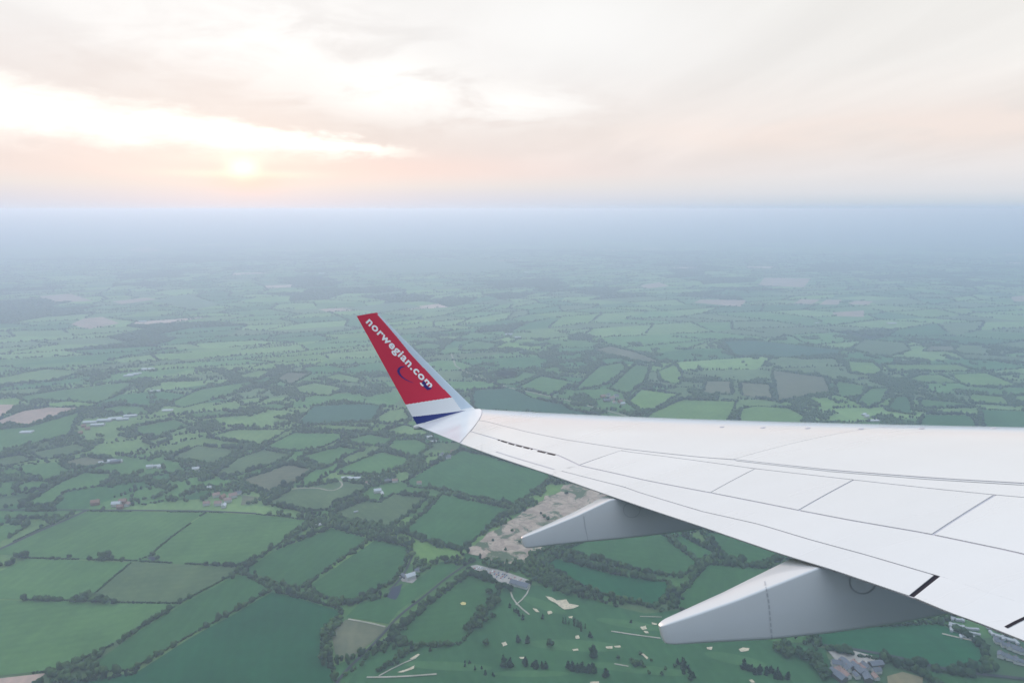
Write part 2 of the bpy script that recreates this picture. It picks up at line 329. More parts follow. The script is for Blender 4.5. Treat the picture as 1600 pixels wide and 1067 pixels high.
# (description used in labels, colour, hedge style n/t/h, outline in photo pixels)
FIELDS = [
 ('the wide meadow with a pond copse in its corner', 'm', 't', [(137,799),(320,800.5),(266,839),(232,868),(213,875),(55,871),(8,866),(-20,866),(60,828)]),
 ('the big meadow right of the pond copse', 'm', 't', [(322,800.5),(400,804),(437,807),(484,813),(430,853),(377,884),(213,875.5),(232,868),(266,839)]),
 ('the meadow at the left edge below the pond', 'm', 't', [(-60,894),(0,892),(40,872),(55,872.5),(204,878),(144,928),(110,937),(0,935),(-60,935)]),
 ('the olive meadow just below the pond copse', 'o', 't', [(213,877),(377,885.5),(365,896),(279,941),(184,940),(144,928),(204,879)]),
 ('the broad meadow across the lower left corner', 'm', 't', [(-90,937),(0,937),(110,939),(184,942),(277,943),(205,988),(160,1014),(90,1043),(75,1047),(0,1055),(-90,1060)]),
 ('the narrow strip field between two parallel hedges', 'g', 't', [(383,899),(421,922),(293,993),(205,1045),(168,1048),(150,1034),(212,990),(281,946),(367,899)]),
 ('the largest dark green field at the bottom', 'd', 'h', [(425,925),(466,934),(510,948),(528,953),(528,962),(503,984),(500,1000),(512,1036),(520,1067),(530,1150),(20,1150),(90,1068),(160,1058),(213,1050),(296,997)]),
 ('the bare pink patch in the bottom left corner', 'k', 'h', [(-60,1062),(0,1059),(72,1051),(52,1067),(20,1085),(-60,1085)]),
 ('the thin strip field above the diagonal road', 'm', 't', [(-60,799),(0,799),(112,798.5),(98,808),(0,809),(-60,809)]),
 ('the small meadow wedged left of the diagonal road', 'm', 'h', [(-60,822),(0,820),(45,818),(0,847),(-60,866)]),
 ('the meadow left of the long double hedge', 'g', 'h', [(518,825),(576,841),(478,911),(466,917),(397,900),(383,890),(425,862)]),
 ('the rectangular green field beside the dark pond', 'g', 'h', [(587,843),(636,855),(630,884),(610,908),(550,942),(518,935),(484,915)]),
 ('the garden field around the dark pond', 'g', 'n', [(653,904),(691,877),(717,885),(622,954),(607,974),(541,963),(564,941),(604,934)]),
 ('the olive paddock with a pale footpath', 'b', 'n', [(540,967),(604,979),(579,1004),(541,1031),(524,1021),(519,988)]),
 ('the driving range with the yellow target', 'g', 'h', [(734,898),(780,914),(774,930),(740,977),(717,1003),(650,1006),(627,1003),(621,990),(669,946)]),
 ('the field with sheep dots under the farm', 'o', 'h', [(522,803),(564,784),(593,785),(616,772),(666,778),(643,797),(608,821),(564,816)]),
 ('the large green field left of the sand pit', 'g', 'h', [(692,773),(740,783),(796,796),(726,852),(722,857),(687,850),(630,831),(670,797)]),
 ('the wide field between winglet and sand pit', 'g', 'h', [(634,753),(690,720),(722,704),(760,712),(862,742),(842,763),(802,788),(745,776),(690,762),(648,760)]),
 ('the paddock with bare dirt tracks', 'o', 'h', [(420,785),(457,765),(500,758),(530,752),(580,758),(553,774),(510,795),(478,798)]),
 ('the brown green field left of the dirt tracks', 'b', 'h', [(380,750),(450,726),(486,733),(463,752),(427,766),(412,771)]),
 ('the green field above the farm yard', 'm', 'h', [(524,735),(595,706),(645,718),(619,731),(592,741),(530,739)]),
 ('the blunt green field left of the tree row', 'm', 'h', [(467,715),(530,698),(563,703),(540,712),(510,729),(482,721)]),
 ('the slanted field under the blue green crop', 'm', 'h', [(414,699),(460,676.5),(546,678),(533,685),(500,699),(465,704)]),
 ('the pale field with the straight far hedge', 'p', 'h', [(327,683),(364,672),(448,671.5),(408,696),(372,690)]),
 ('the thin strip field below the blue green crop', 'p', 'h', [(472,670),(500,664),(578,667),(575,672),(555,675)]),
 ('the small green field below the winglet foot', 'm', 'h', [(542,687),(577,679),(613,686),(600,696),(556,694)]),
 ('the square field right of the small hedge', 'm', 'h', [(604,702),(617,688),(653,687),(670,697),(649,714)]),
 ('the pale field directly under the winglet', 'p', 'h', [(597,675),(632,664),(672,676),(658,681),(622,679)]),
 ('the bright field behind the winglet trailing edge', 'p', 'h', [(584,657),(607,642),(630,639),(640,654),(607,662)]),
 ('the smooth blue green crop field', 't', 'h', [(467,659),(490,635),(560,631),(598,634),(578,658),(482,663)]),
 ('the meadow left of the blunt field', 'o', 'h', [(337,740),(374,716),(412,703),(453,711),(438,720),(385,737),(352,746)]),
 ('the brown corner field above the tree belt', 'b', 'n', [(378,773),(405,776),(400,784),(376,789)]),
 ('the trapezoid field beside the left village', 'o', 'h', [(264,717),(309,697),(375,703),(332,724)]),
 ('the field behind the left hamlet', 'm', 'h', [(212,667),(272,656),(295,665),(245,681),(217,679)]),
 ('the small pale paddock in the wood', 'p', 'h', [(227,690),(262,682),(265,686),(242,696)]),
 ('the bare pink field at the left edge', 'k', 'h', [(-60,668),(0,656),(37,642),(75,636.5),(130,637),(45,664),(0,662)]),
 ('the smaller pink field at the left edge', 'k', 'n', [(-60,634),(0,632),(27,632),(12,644),(0,650),(-60,655)]),
 ('the green field right of the pink field', 'm', 'h', [(-60,672),(0,671),(47,667),(128,643),(112,667),(108,681),(37,696),(0,706),(-60,712)]),
 ('the oval field left of the wood', 'o', 'h', [(52,707),(117,694),(138,702),(100,714),(66,716)]),
 ('the brown field beside the white sheds', 'b', 'h', [(99,722),(135,714),(173,720),(145,729),(108,730)]),
 ('the curved meadow above the straight road', 'm', 'h', [(34,790),(99,752),(132,739),(183,741),(155,759),(107,766),(80,790)]),
 ('the small meadow left of the curved one', 'm', 'h', [(27,760),(50,751),(85,753),(60,764),(31,769)]),
 ('the paddock in front of the brick houses', 'm', 'n', [(207,750),(227,737),(250,733),(250,739),(225,745)]),
 ('the clearing among the village trees', 'm', 'n', [(202,780),(242,764),(260,768),(248,774),(217,781)]),
 ('the clearing beside the pink roofed village', 'g', 'n', [(277,781),(312,768.5),(333,766.5),(315,779)]),
 ('the long pale field at the far left', 'p', 'h', [(-60,592),(0,590),(15,588),(70,577),(127,580),(90,594),(0,601),(-60,604)]),
 ('the sweeping field above the pink one', 'm', 'h', [(29,620),(100,609),(182,599),(213,597.5),(175,621),(150,630),(112,626),(42,626)]),
 ('the long field right of the hamlet wood', 'm', 'h', [(262,632),(312,609),(390,597),(398,602),(350,619),(290,636)]),
 ('the rounded field above the white sheds', 'm', 'h', [(157,640),(187,634),(223,636),(233,646),(205,649),(167,644)]),
 ('the lens shaped field in the middle left', 'm', 'h', [(290,647),(350,642),(380,647.5),(312,654)]),
 ('the little field at the hedge corner', 'p', 'h', [(374,625),(400,621.5),(418,621.5),(400,630),(382,633)]),
 ('the left edge paddock under the pink field', 'o', 'h', [(-60,718),(0,716),(32,711),(48,719),(15,727),(-60,732)]),
 ('the bright rounded field left of the winglet', 'p', 'h', [(462,605),(492,598.5),(538,607),(512,618),(467,614)]),
 ('the pale field beside the winglet edge', 'p', 'h', [(507,590),(530,584),(565,592),(558,598),(530,596)]),
 ('the pale brown field left of the winglet', 'b', 'h', [(434,592),(449,582.5),(485,583.5),(455,600)]),
 ('the rounded field above the crop', 'm', 'h', [(397,635),(430,631),(453,635),(435,640)]),
 ('the small field above the hedge corner', 'p', 'h', [(382,602),(397,598.5),(403,601),(386,610)]),
 ('the pale square field near the centre left', 'p', 'h', [(376,586),(405,579),(423,580),(405,593),(378,591)]),
 ('the far strip left of the winglet letters', 'p', 'h', [(517,571),(558,571),(540,575)]),
 ('the far field right of the winglet tip', 'm', 'h', [(646,541),(669,536),(695,540),(675,547),(652,547)]),
 ('the pale field above the pale track', 'p', 'h', [(683,526),(720,525),(713,531),(687,531)]),
 ('the oval field above the winglet root', 'm', 'h', [(767,584),(784,579),(814,582),(804,590),(774,592)]),
 ('the broad field right of the pale track', 'm', 'h', [(721,541),(744,533),(782,538),(762,548),(721,548)]),
 ('the flat field with the pale corner', 'p', 'n', [(792,521),(869,518),(893,525),(853,530),(802,529)]),
 ('the dark teal field over the wing tip', 't', 'h', [(740,610),(798,606),(830,622),(878,632),(890,640),(960,655),(740,640)]),
 ('the bright field under the round tree', 'y', 'h', [(1019,646),(1066,625),(1148,627.5),(1138,656),(1130,675),(1000,670),(1012,652)]),
 ('the bright field beside the farm houses', 'y', 'h', [(982,628),(1003,609),(1059,616),(1022,640),(1000,640)]),
 ('the field above the pale farm track', 'm', 'h', [(811,605),(846,588),(899,598),(859,618)]),
 ('the far field left of the farm track', 'm', 'h', [(776,581),(796,578),(841,585),(804,600),(776,601)]),
 ('the leaning strip field above the farm', 'm', 'h', [(897,610),(937,573),(972,567),(977,576),(948,600)]),
 ('the second leaning strip beside the wood', 'm', 'h', [(953,607),(992,570),(1014,573),(1006,597),(979,616)]),
 ('the small bright round field in the wood', 'y', 'h', [(1029,581),(1053,570),(1064,582),(1061,600),(1034,596)]),
 ('the long brownish field above the strips', 'b', 'h', [(929,547),(953,541),(998,552),(1033,567),(990,563),(951,554)]),
 ('the square brown field over the wing', 'b', 'h', [(1100,615),(1105,596),(1140,596),(1143,616)]),
 ('the second brown square over the wing', 'b', 'h', [(1157,598),(1202,601),(1207,626),(1162,618)]),
 ('the big grey brown field over the wing', 'b', 'h', [(1208,579),(1288,590),(1296,613),(1269,616),(1216,629)]),
 ('the bright strip along the wing edge', 'y', 'h', [(1160,639),(1182,635),(1232,638),(1257,652),(1240,675),(1150,675)]),
 ('the bright square field on the right', 'y', 'h', [(1324,565),(1364,567),(1377,578),(1367,586),(1329,583)]),
 ('the mid field left of the white farm', 'm', 'h', [(1308,596),(1351,603),(1346,617),(1327,622),(1308,617)]),
 ('the tilted field above the white farm', 'm', 'h', [(1339,628),(1361,607),(1388,607),(1374,629),(1358,637)]),
 ('the dark green field right of the farm', 'g', 'h', [(1387,641),(1400,620),(1419,620),(1425,647)]),
 ('the long bright field at the right', 'y', 'h', [(1381,570),(1495,570),(1525,580),(1469,580),(1427,579.5),(1392,580)]),
 ('the bright bow shaped field at the right', 'y', 'h', [(1418,594),(1437,586),(1469,586),(1498,598),(1442,598)]),
 ('the bright wedge field near the right edge', 'y', 'h', [(1484,585),(1540,583),(1593,604),(1511,603)]),
 ('the mid green field near the right edge', 'm', 'h', [(1439,624),(1503,630),(1517,635.5),(1442,638)]),
 ('the bright small field near the right edge', 'y', 'h', [(1515,616),(1566,620),(1577,633),(1521,630)]),
 ('the dark field along the wing right', 'g', 'h', [(1444,648),(1511,648.5),(1521,658),(1530,680),(1430,680)]),
 ('the dark field at the right edge', 'g', 'h', [(1534,640),(1600,642.5),(1680,655),(1680,680),(1540,680)]),
 ('the slim field at the right edge', 'y', 'h', [(1584,619),(1600,618),(1680,616),(1680,632),(1587,628)]),
 ('the teal field far over the wing', 't', 'h', [(1130,533),(1180,532),(1259,541),(1314,547),(1309,554),(1232,558),(1150,556)]),
 ('the wide dull field with the bare edge', 'o', 'h', [(1329,547),(1351,531),(1411,536),(1422,547),(1390,556),(1364,554)]),
 ('the tan field far right', 'b', 'h', [(1444,549),(1456,541),(1490,541),(1490,549)]),
 ('the dull strip field at the far right', 'o', 'h', [(1497,553),(1593,558),(1640,563),(1600,566),(1510,561)]),
 ('the long green field under the fairing', 'd', 'h', [(852,882),(870,873),(965,899),(1043,910),(1038,931),(1020,945),(930,923),(882,899)]),
 ('the olive field under the outboard fairing', 'g', 'h', [(882,860),(960,825),(1030,830),(1088,880),(1066,898),(1010,893),(950,878)]),
 ('the field between the two fairings', 'g', 'h', [(1058,938),(1107,882),(1160,886),(1230,890),(1240,960),(1180,990),(1062,950)]),
 ('the meadow top right between the fairings', 'g', 'h', [(1100,830),(1160,835),(1240,868),(1176,882),(1131,870)]),
 ('the sliver field inside the hedge loop', 'g', 'h', [(1040,843),(1066,838),(1120,866),(1092,874)]),
 ('the green park beside the mobile homes', 'd', 'h', [(1270,985),(1380,978),(1470,975),(1500,990),(1530,1010),(1538,1045),(1440,1038),(1330,1020),(1280,1006)]),
 ('the green strip along the bottom right', 'g', 'h', [(1390,1034),(1487,1054),(1600,1066),(1680,1100),(1500,1100),(1445,1052)]),
]
GOLF = [(736,985),(777,932),(792,913),(845,914),(880,927),(930,938),(1010,958),(1052,953),(1062,953),(1180,995),(1290,1012),(1296,1040),(1330,1090),(1320,1150),(560,1150),(545,1062),(575,1030),(622,1010),(718,1008)]
QUARRY = [(727,857),(757,838),(800,812),(815,800),(850,780),(880,758),(905,752),(950,760),(1000,800),(960,822),(850,857),(838,864),(803,882),(750,872)]
CARPARK = [(735,884),(745,882),(790,893),(827,906),(825,914),(805,917),(770,905),(738,894)]
YARD = [(1294,1017),(1330,1015),(1370,1026),(1362,1038),(1310,1036)]
TAN = [(1386,1056),(1410,1049),(1442,1058),(1440,1090),(1390,1090)]
HAM = [(1470,974),(1500,966),(1600,1003),(1690,1030),(1690,1062),(1560,1050),(1540,1030),(1534,1008),(1500,992)]
HAM2 = [(1300,1036),(1362,1038),(1390,1050),(1386,1095),(1320,1095)]
VIL1 = [(118,676),(130,655),(180,650),(215,645),(205,665),(150,680)]
VIL2 = [(318,790),(330,772),(372,768),(378,782),(360,796)]
VIL3 = [(142,790),(160,775),(205,780),(200,796)]
VIL4 = [(158,726),(165,718),(190,720),(185,728)]
VIL5 = [(228,737),(232,728),(252,728),(250,736)]
VIL6 = [(470,760)]
TRACKS = [('pale farm track winding past the wing tip', 7, M_TRACK, [(705,553),(712,572),(735,585),(757,592),(795,606),(830,613),(880,624),(915,633),(950,642),(1000,656)]),
 ('straight grey lane along the top of the meadows', 6, M_ROAD, [(-60,796.5),(137,796.5),(320,798),(400,802)]),
 ('grey road running diagonally down to the left edge', 8, M_ROAD, [(138,796),(100,814),(60,830),(0,858),(-60,884)]),
 ('narrow lane between the driving range and the paddocks', 4.5, M_ROAD, [(738,876),(702,899),(660,934),(624,960),(590,1000),(560,1029),(530,1056),(505,1110)]),
 ('dusty drive leading to the pond house', 4, M_ROAD, [(645,866),(640,880),(632,896),(622,912),(608,922)]),
 ('straight pale path across the paddock', 3.5, M_TRACK, [(544,967),(570,970),(602,979)]),
 ('pale path forking in front of the clubhouse', 3.0, M_TRACK, [(797,908),(797,935),(812,949),(827,960)]),
 ('curved pale path beside the clubhouse', 2.6, M_TRACK, [(829,909),(830,920),(824,932),(812,943),(806,945)]),
 ('long pale cart path left of the tee', 2.8, M_TRACK, [(955,986),(985,991),(1032,997)]),
 ('short pale cart path near the tree group', 2.6, M_TRACK, [(960,1037),(982,1041)]),
 ('pale cart path by the fairing tip', 2.2, M_TRACK, [(1000,963),(1034,964)]),
 ('white cart path across the lower fairway', 3.2, M_TRACK, [(573,1058),(620,1058),(682,1053)]),
 ('thin curved cart path at the lower left green', 2.2, M_TRACK, [(592,1056),(612,1047),(625,1033),(650,1028)]),
 ('bare dirt track across the paddock', 4.5, M_TRACK, [(456,764),(500,761),(515,770),(530,765),(540,757),(530,751)]),
 ('light lane beside the mobile home park', 4.0, M_TRACK, [(1472,990),(1480,995),(1500,999),(1530,1003)]),
 ('dark lane behind the brown yard', 6.0, M_ROAD, [(1288,1008),(1330,1013),(1412,1028),(1487,1049),(1600,1060),(1680,1072)]),
]
BUNKERS = [('large branching sand bunker below the clubhouse', [(852,931),(862,933),(870,938),(885,936),(889,943),(905,946),(896,950),(882,952),(876,948),(870,943),(860,938)]),
 ('oval bunker left of the branching one', [(832,950),(838,951),(843,956),(838,956)]), ('round bunker under the clubhouse paths', [(855,955),(861,954),(863,958),(857,960)]),
 ('bunker beside the slender poplars', [(888,963),(895,962),(894,966),(889,965)]), ('round white bunker left of the small pine', [(899,993),(904,992),(906,997),(900,998)]),
 ('flat bunker below the round white one', [(894,1014),(903,1013),(904,1016),(896,1017)]), ('round bunker at the lower left green', [(783,1004),(790,1002),(793,1007),(786,1010)]),
 ('small bunker above the dark tree group', [(811,1026),(819,1026),(819,1029),(813,1029)]), ('left of two bunkers side by side', [(946,1010),(957,1009),(957,1013),(948,1013)]),
 ('right of two bunkers side by side', [(959,1009),(969,1008),(970,1011),(961,1011)]), ('long bunker slanting under the fairing tip', [(1001,1021),(1006,1021),(1013,1027),(1011,1030)]),
 ('blunt bunker left of the fairing tip', [(1000,979),(1009,977),(1011,982),(1004,984)]), ('small bunker under the blunt one', [(1005,985),(1012,986),(1014,989),(1009,989)]),
 ('bunker tucked behind the fairing tip', [(1018,972),(1027,974),(1026,976),(1019,975)]), ('upper streak of sand at the bottom left green', [(640,1029),(653,1021),(656,1022),(648,1029)]),
 ('lower streak of sand at the bottom left green', [(621,1050),(640,1043),(648,1039),(647,1044),(630,1050)]), ('sand patch under the inboard fairing', [(1104,1011),(1113,1010),(1112,1015),(1105,1014)]),
 ('double sand patch under the inboard fairing', [(1154,1014),(1161,1011),(1171,1012),(1170,1016),(1158,1018)]), ('bunker at the bottom edge', [(1170,1062),(1175,1061),(1180,1066),(1174,1066)]),
 ('bunker cut by the bottom edge', [(922,1065),(936,1064),(936,1069),(922,1069)]), ('yellow target green on the driving range', [(719,942),(723,940),(728,941),(727,945),(721,945)])]
TARGET_MAT = noisy('target_turf', (0.62, 0.50, 0.20), (0.55, 0.46, 0.18), 0.3)
HULL_PX = [(-120,586),(0,584),(380,575),(470,568),(560,566),(630,545),(650,530),(680,522),(790,517),(900,515),(950,535),(1100,540),(1130,530),(1330,524),(1430,527),(1600,545),(1720,552),(1720,1160),(-120,1160)]
G = lambda pts: [gnd(*p) for p in pts]
HULL = G(HULL_PX)
def sheet(name, pts, z, m):
    from mathutils.geometry import tessellate_polygon
    V = [Vector((x, y, z)) for x, y in pts]
    tr = tessellate_polygon([V])
    Fc = []
    for a, b, c in tr:
        n = (V[b]-V[a]).cross(V[c]-V[a]); Fc.append((a, b, c) if n.z > 0 else (a, c, b))
    return mesh_np(name, [tuple(v) for v in V], Fc, m)
def organic(pts, amp, step, seed):
    """resample an outline and give it a slightly wandering edge"""
    out = []; n = len(pts)
    for i in range(n):
        a = np.array(pts[i]); b_ = np.array(pts[(i+1) % n]); L = np.linalg.norm(b_-a); k = max(1, int(L/step))
        nx, ny = (b_-a)[1]/(L+1e-9), -(b_-a)[0]/(L+1e-9)
        for j in range(k):
            p = a + (b_-a)*(j/k); e = math.sin(math.pi*j/k)
            d = amp*e*(value_noise(p[0], p[1], step*2.3, seed)-0.5)*2
            out.append((p[0]+nx*d, p[1]+ny*d))
    return out
FPOLY = []
for k, (desc, c, st, pts) in enumerate(FIELDS):
    poly = organic(G(pts), 2.2, 22, k); FPOLY.append(poly)
    o = sheet('field', poly, 0.0, M_FIELD)
    f = 0.92 + 0.16*random.random(); col = FC[c]
    o.color = (col[0]*f, col[1]*f, col[2]*f, 1)
    tag(o, desc, 'field', kind='structure')
golf = organic(G(GOLF), 5, 30, 77)
o = sheet('golf_course', golf, -0.15, M_FIELD); o.color = (0.040, 0.118, 0.046, 1); tag(o, 'mown green golf course with pale bunkers below the fairings', 'golf course', kind='structure')
for k_, (cx_, cy__, rx_, ry_, rot_, lab_) in enumerate([(900,1008,75,9,.05,'pale mown fairway across the middle of the golf course'),(700,1040,70,7,.05,'pale mown fairway at the bottom left of the golf course'),(850,945,38,7,.35,'pale mown fairway below the clubhouse'),(1000,1045,85,7,.1,'pale mown fairway at the bottom of the golf course'),(985,975,55,6,.15,'pale mown fairway left of the inboard fairing'),(830,1052,60,5,0,'thin pale fairway at the bottom edge'),(1150,1030,50,8,.2,'pale mown fairway under the inboard fairing')]):
    el_ = [(cx_+rx_*math.cos(a)*math.cos(rot_)-ry_*math.sin(a)*math.sin(rot_), cy__+rx_*math.cos(a)*math.sin(rot_)+ry_*math.sin(a)*math.cos(rot_)) for a in np.linspace(0, 6.283, 22)[:-1]]
    o = sheet('fairway', organic(G(el_), 9, 12, 60+k_), 0.05+.02*k_, M_FIELD); o.color = (0.062, 0.150, 0.058, 1); tag(o, lab_, 'fairway', kind='structure')
quarry = organic(G(QUARRY), 18, 9, 5)
o = sheet('sand_pit', quarry, 0.35, M_SAND); tag(o, 'bare sandy pit behind the outboard fairing', 'sand pit', kind='structure')
carpark = G(CARPARK)
o = sheet('car_park', carpark, 0.35, M_CONC); tag(o, 'pale gravel car park beside the clubhouse', 'car park', kind='structure')
o = sheet('yard', G(YARD), 0.35, M_CONC); tag(o, 'brown bare yard in the lower right', 'yard', kind='structure')
o = sheet('dry_paddock', G(TAN), 0.30, M_FIELD); o.color = (0.22, 0.19, 0.11, 1); tag(o, 'tan dry paddock at the bottom right edge', 'field', kind='structure')
pond = organic(G([(604,932),(613,918),(630,911),(625,925),(618,937)]), 1.5, 8, 3)
o = sheet('pond', pond, 0.30, M_WATER); tag(o, 'dark navy rectangular pond below the white house', 'pond', kind='structure')
drive = G([(623,899),(633,896),(650,898),(651,905),(644,911),(628,908)])
o = sheet('forecourt', drive, 0.42, M_CONC); tag(o, 'pale forecourt round the pond house', 'forecourt', kind='structure')
copse_pond = organic(G([(230,872),(236,869),(243,870),(245,874),(238,876)]), 1.5, 8, 4)
o = sheet('pond', copse_pond, 0.32, M_WATER); tag(o, 'small dark pond in the corner of the wide meadow', 'pond', kind='structure')
ROADSEG = []
def ribbon(pts, width, z):
    P2 = np.array(pts); T = np.gradient(P2, axis=0); T /= np.linalg.norm(T, axis=1)[:, None] + 1e-9
    Nn = np.stack([-T[:, 1], T[:, 0]], 1)*width/2
    V = [(x, y, z) for x, y in P2+Nn] + [(x, y, z) for x, y in P2-Nn]; n = len(P2)
    return V, [(i, n+i, n+i+1, i+1) for i in range(n-1)]
def smooth_line(pts, step=15):
    P2 = np.array(pts); s = np.concatenate([[0], np.cumsum(np.linalg.norm(np.diff(P2, axis=0), axis=1))])
    q_ = np.linspace(0, s[-1], max(3, int(s[-1]/step))); out = np.stack([np.interp(q_, s, P2[:, 0]), np.interp(q_, s, P2[:, 1])], 1)
    for _ in range(3): out[1:-1] = (out[:-2]+2*out[1:-1]+out[2:])/4
    return out
for k, (desc, wd, m, pts) in enumerate(TRACKS):
    L = smooth_line(G(pts)); V, Fc = ribbon(L, wd, 0.55 + 0.03*k)
    o = mesh_np('road' if m is M_ROAD else 'path', V, Fc, m); tag(o, desc, 'road' if m is M_ROAD else 'path', kind='structure')
    ROADSEG += [(tuple(L[i]), tuple(L[i+1]), wd) for i in range(len(L)-1)]
BPOLY = []
for k, (desc, pts) in enumerate(BUNKERS):
    p = organic(G(pts), 1.2, 3.5, 30+k); BPOLY.append(p)
    o = sheet('sand_bunker' if 'target' not in desc else 'target_green', p, 0.45, TARGET_MAT if 'target' in desc else M_BUNK); tag(o, desc, 'bunker' if 'target' not in desc else 'target', kind='structure')

# ------------------------------------------------------------------ farmland beyond the traced fields: one patchwork sheet
AZM = math.radians(41)
du, dv, RMAX = 290.0, 185.0, 15000.0
ca, sa = math.cos(0.33), math.sin(0.33)
nu, nv = int(2*RMAX/du)+4, int(2*RMAX/dv)+4
iu, iv = np.meshgrid(np.arange(nu)-nu//2, np.arange(nv)-nv//2, indexing='ij')
jx = RNG.uniform(-.33, .33, iu.shape); jy = RNG.uniform(-.30, .30, iu.shape)
gx = (iu + jx + 0.5*(iv % 2))*du; gy = (iv + jy)*dv
wx = (value_noise(gx, gy, 2300, 3)-.5)*900; wy = (value_noise(gx, gy, 2300, 4)-.5)*900
gx, gy = gx+wx, gy+wy
NX = gx*ca - gy*sa; NY = gx*sa + gy*ca
pal = [FC['g'], FC['m'], FC['m'], FC['p'], FC['o'], FC['y'], FC['g'], FC['p'], FC['m'], FC['p'], FC['o']]
V, Fc, Cc, FE, woodcells = [], [], [], [], []
hullA = HULL
cx = (NX[:-1, :-1]+NX[1:, 1:])/2; cy = (NY[:-1, :-1]+NY[1:, 1:])/2
dist = np.hypot(cx, cy); azc = np.arctan2(cx, cy)
ok = (dist > 900) & (dist < RMAX) & (np.abs(azc) < AZM)
inh = inpoly(cx, cy, HULL)
wood = ~inh & ((value_noise(cx, cy, 900, 11)*0.5 + value_noise(cx, cy, 380, 12)*0.5) > 0.665)
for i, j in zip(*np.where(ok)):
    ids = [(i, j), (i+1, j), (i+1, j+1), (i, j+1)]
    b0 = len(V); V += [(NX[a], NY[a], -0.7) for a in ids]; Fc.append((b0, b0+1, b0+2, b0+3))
    if wood[i, j]:
        c = (0.026, 0.055, 0.034); woodcells.append([(NX[a], NY[a]) for a in ids])
    else:
        c = random.choice(pal); r = random.random()
        if r < 0.012 and not inh[i, j]: c = FC['k']
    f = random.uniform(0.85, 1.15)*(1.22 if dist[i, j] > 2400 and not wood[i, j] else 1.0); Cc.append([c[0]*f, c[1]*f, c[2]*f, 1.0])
    if random.random() < 0.86: FE.append((ids[0], ids[1]))
    if random.random() < 0.86: FE.append((ids[0], ids[3]))
# bare pink and pale fields standing out far off
FARPOLY = [((0.40, 0.29, 0.23), p) for p in ([(1240,474),(1251,467.5),(1282,468),(1269,475)], [(1280,476),(1291,468),(1316,468.5),(1309,476)], [(1324,475),(1336,470),(1364,470.5),(1357,476.5)],
  [(1185,446),(1194,434),(1267,435),(1256,449)], [(1084,473),(1094,468),(1166,469),(1158,479)], [(1578,464),(1600,462),(1660,463),(1660,472),(1585,471)], [(110,507),(130,498),(160,495),(187,505),(140,514)],
  [(60,463),(110,459),(145,470),(85,473)], [(175,471),(230,465),(245,468),(190,475)], [(195,391),(225,386),(255,391),(230,394)], [(1000,446),(1030,441),(1046,447),(1010,451)], [(1300,488),(1350,485),(1350,495),(1305,494)])]
FARPOLY += [((0.12, 0.19, 0.10), p) for p in ([(545,415),(640,409),(770,405),(815,417),(740,427),(620,426)], [(535,482),(620,472),(660,480),(600,488)], [(240,470),(290,460),(345,476),(300,484)])]
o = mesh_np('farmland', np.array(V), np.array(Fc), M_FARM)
ca_ = o.data.color_attributes.new('Col', 'FLOAT_COLOR', 'CORNER'); ca_.data.foreach_set('color', np.repeat(np.array(Cc, np.float32), 4, axis=0).ravel())
tag(o, 'patchwork of small green fields fading into the haze', 'farmland', kind='structure')
for k, (c, p) in enumerate(FARPOLY):
    o = sheet('field', G(p), -0.1, M_FIELD); o.color = c + (1,)
    pink = c[0] > .3
    tag(o, ('bare pink far field, number %d counted from the right' if pink else 'pale green far field, number %d counted from the right') % (1 + sum(1 for c2, p2 in FARPOLY if (c2[0] > .3) == pink and max(x for x, y in p2) > max(x for x, y in p))), 'field', kind='structure')

# ------------------------------------------------------------------ hedges and trees
def in_any(x, y, polys):
    r = np.zeros(len(x), bool)
    for p in polys: r |= inpoly(x, y, p)
    return r
DESC = [f[0] for f in FIELDS]
taken = np.zeros((0, 2))
HEDGES = []
for k, (desc, c, st, pts) in enumerate(FIELDS):
    if st == 'n': continue
    gp = G(pts); cen = np.mean(gp, axis=0)
    sides = {}
    n = len(gp)
    for i in range(n):
        if max(pts[i][1], pts[(i+1) % n][1]) > 1110 and min(pts[i][1], pts[(i+1) % n][1]) > 1080: continue
        a = np.array(gp[i]); b_ = np.array(gp[(i+1) % n]); mp_ = (np.array(pts[i])+np.array(pts[(i+1) % n]))/2
        pc = np.mean(pts, axis=0); dx = mp_[0]-pc[0]; dy = mp_[1]-pc[1]
        wx_ = max(p[0] for p in pts)-min(p[0] for p in pts); hy_ = max(p[1] for p in pts)-min(p[1] for p in pts)
        s = ('right' if dx > 0 else 'left') if abs(dx)/wx_ > abs(dy)/hy_ else ('near' if dy > 0 else 'far')
        L = np.linalg.norm(b_-a); nn = max(2, int(L/4.0)); q_ = a + (b_-a)*np.linspace(0, 1, nn)[:, None]
        dirn = (b_-a)/(L+1e-9); out = np.array([dirn[1], -dirn[0]]); 
        if np.dot(out, (a+b_)/2-cen) < 0: out = -out
        q_ = q_ + out*(2.0 if st == 't' else 3.5)
        sides.setdefault(s, []).append(q_)
    for s, L in sides.items():
        q_ = np.concatenate(L)
        keep = np.ones(len(q_), bool)
        if len(taken):
            dmin = np.array([np.min(np.hypot(taken[:, 0]-p[0], taken[:, 1]-p[1])) for p in q_]); keep = dmin > (7 if st == 't' else 9)
        rd = np.full(len(q_), 1e9)
        for (a, b_, wd) in ROADSEG: rd = np.minimum(rd, segdist(q_[:, 0], q_[:, 1], [(a, b_)]) - wd/2)
        keep &= rd > 2.0
        azp = np.arctan2(q_[:, 0], q_[:, 1]); keep &= (np.abs(azp) < math.radians(37.5)) & (q_[:, 1] > 700)
        gapn = value_noise(q_[:, 0], q_[:, 1], 45, 8); keep &= gapn < (0.90 if st == 'h' else 0.86)
        q_ = q_[keep]
        if len(q_) < 8: continue
        HEDGES.append((k, s, st, q_)); 
    for kk, s, st2, q_ in HEDGES:
        if kk == k: taken = np.concatenate([taken, q_])
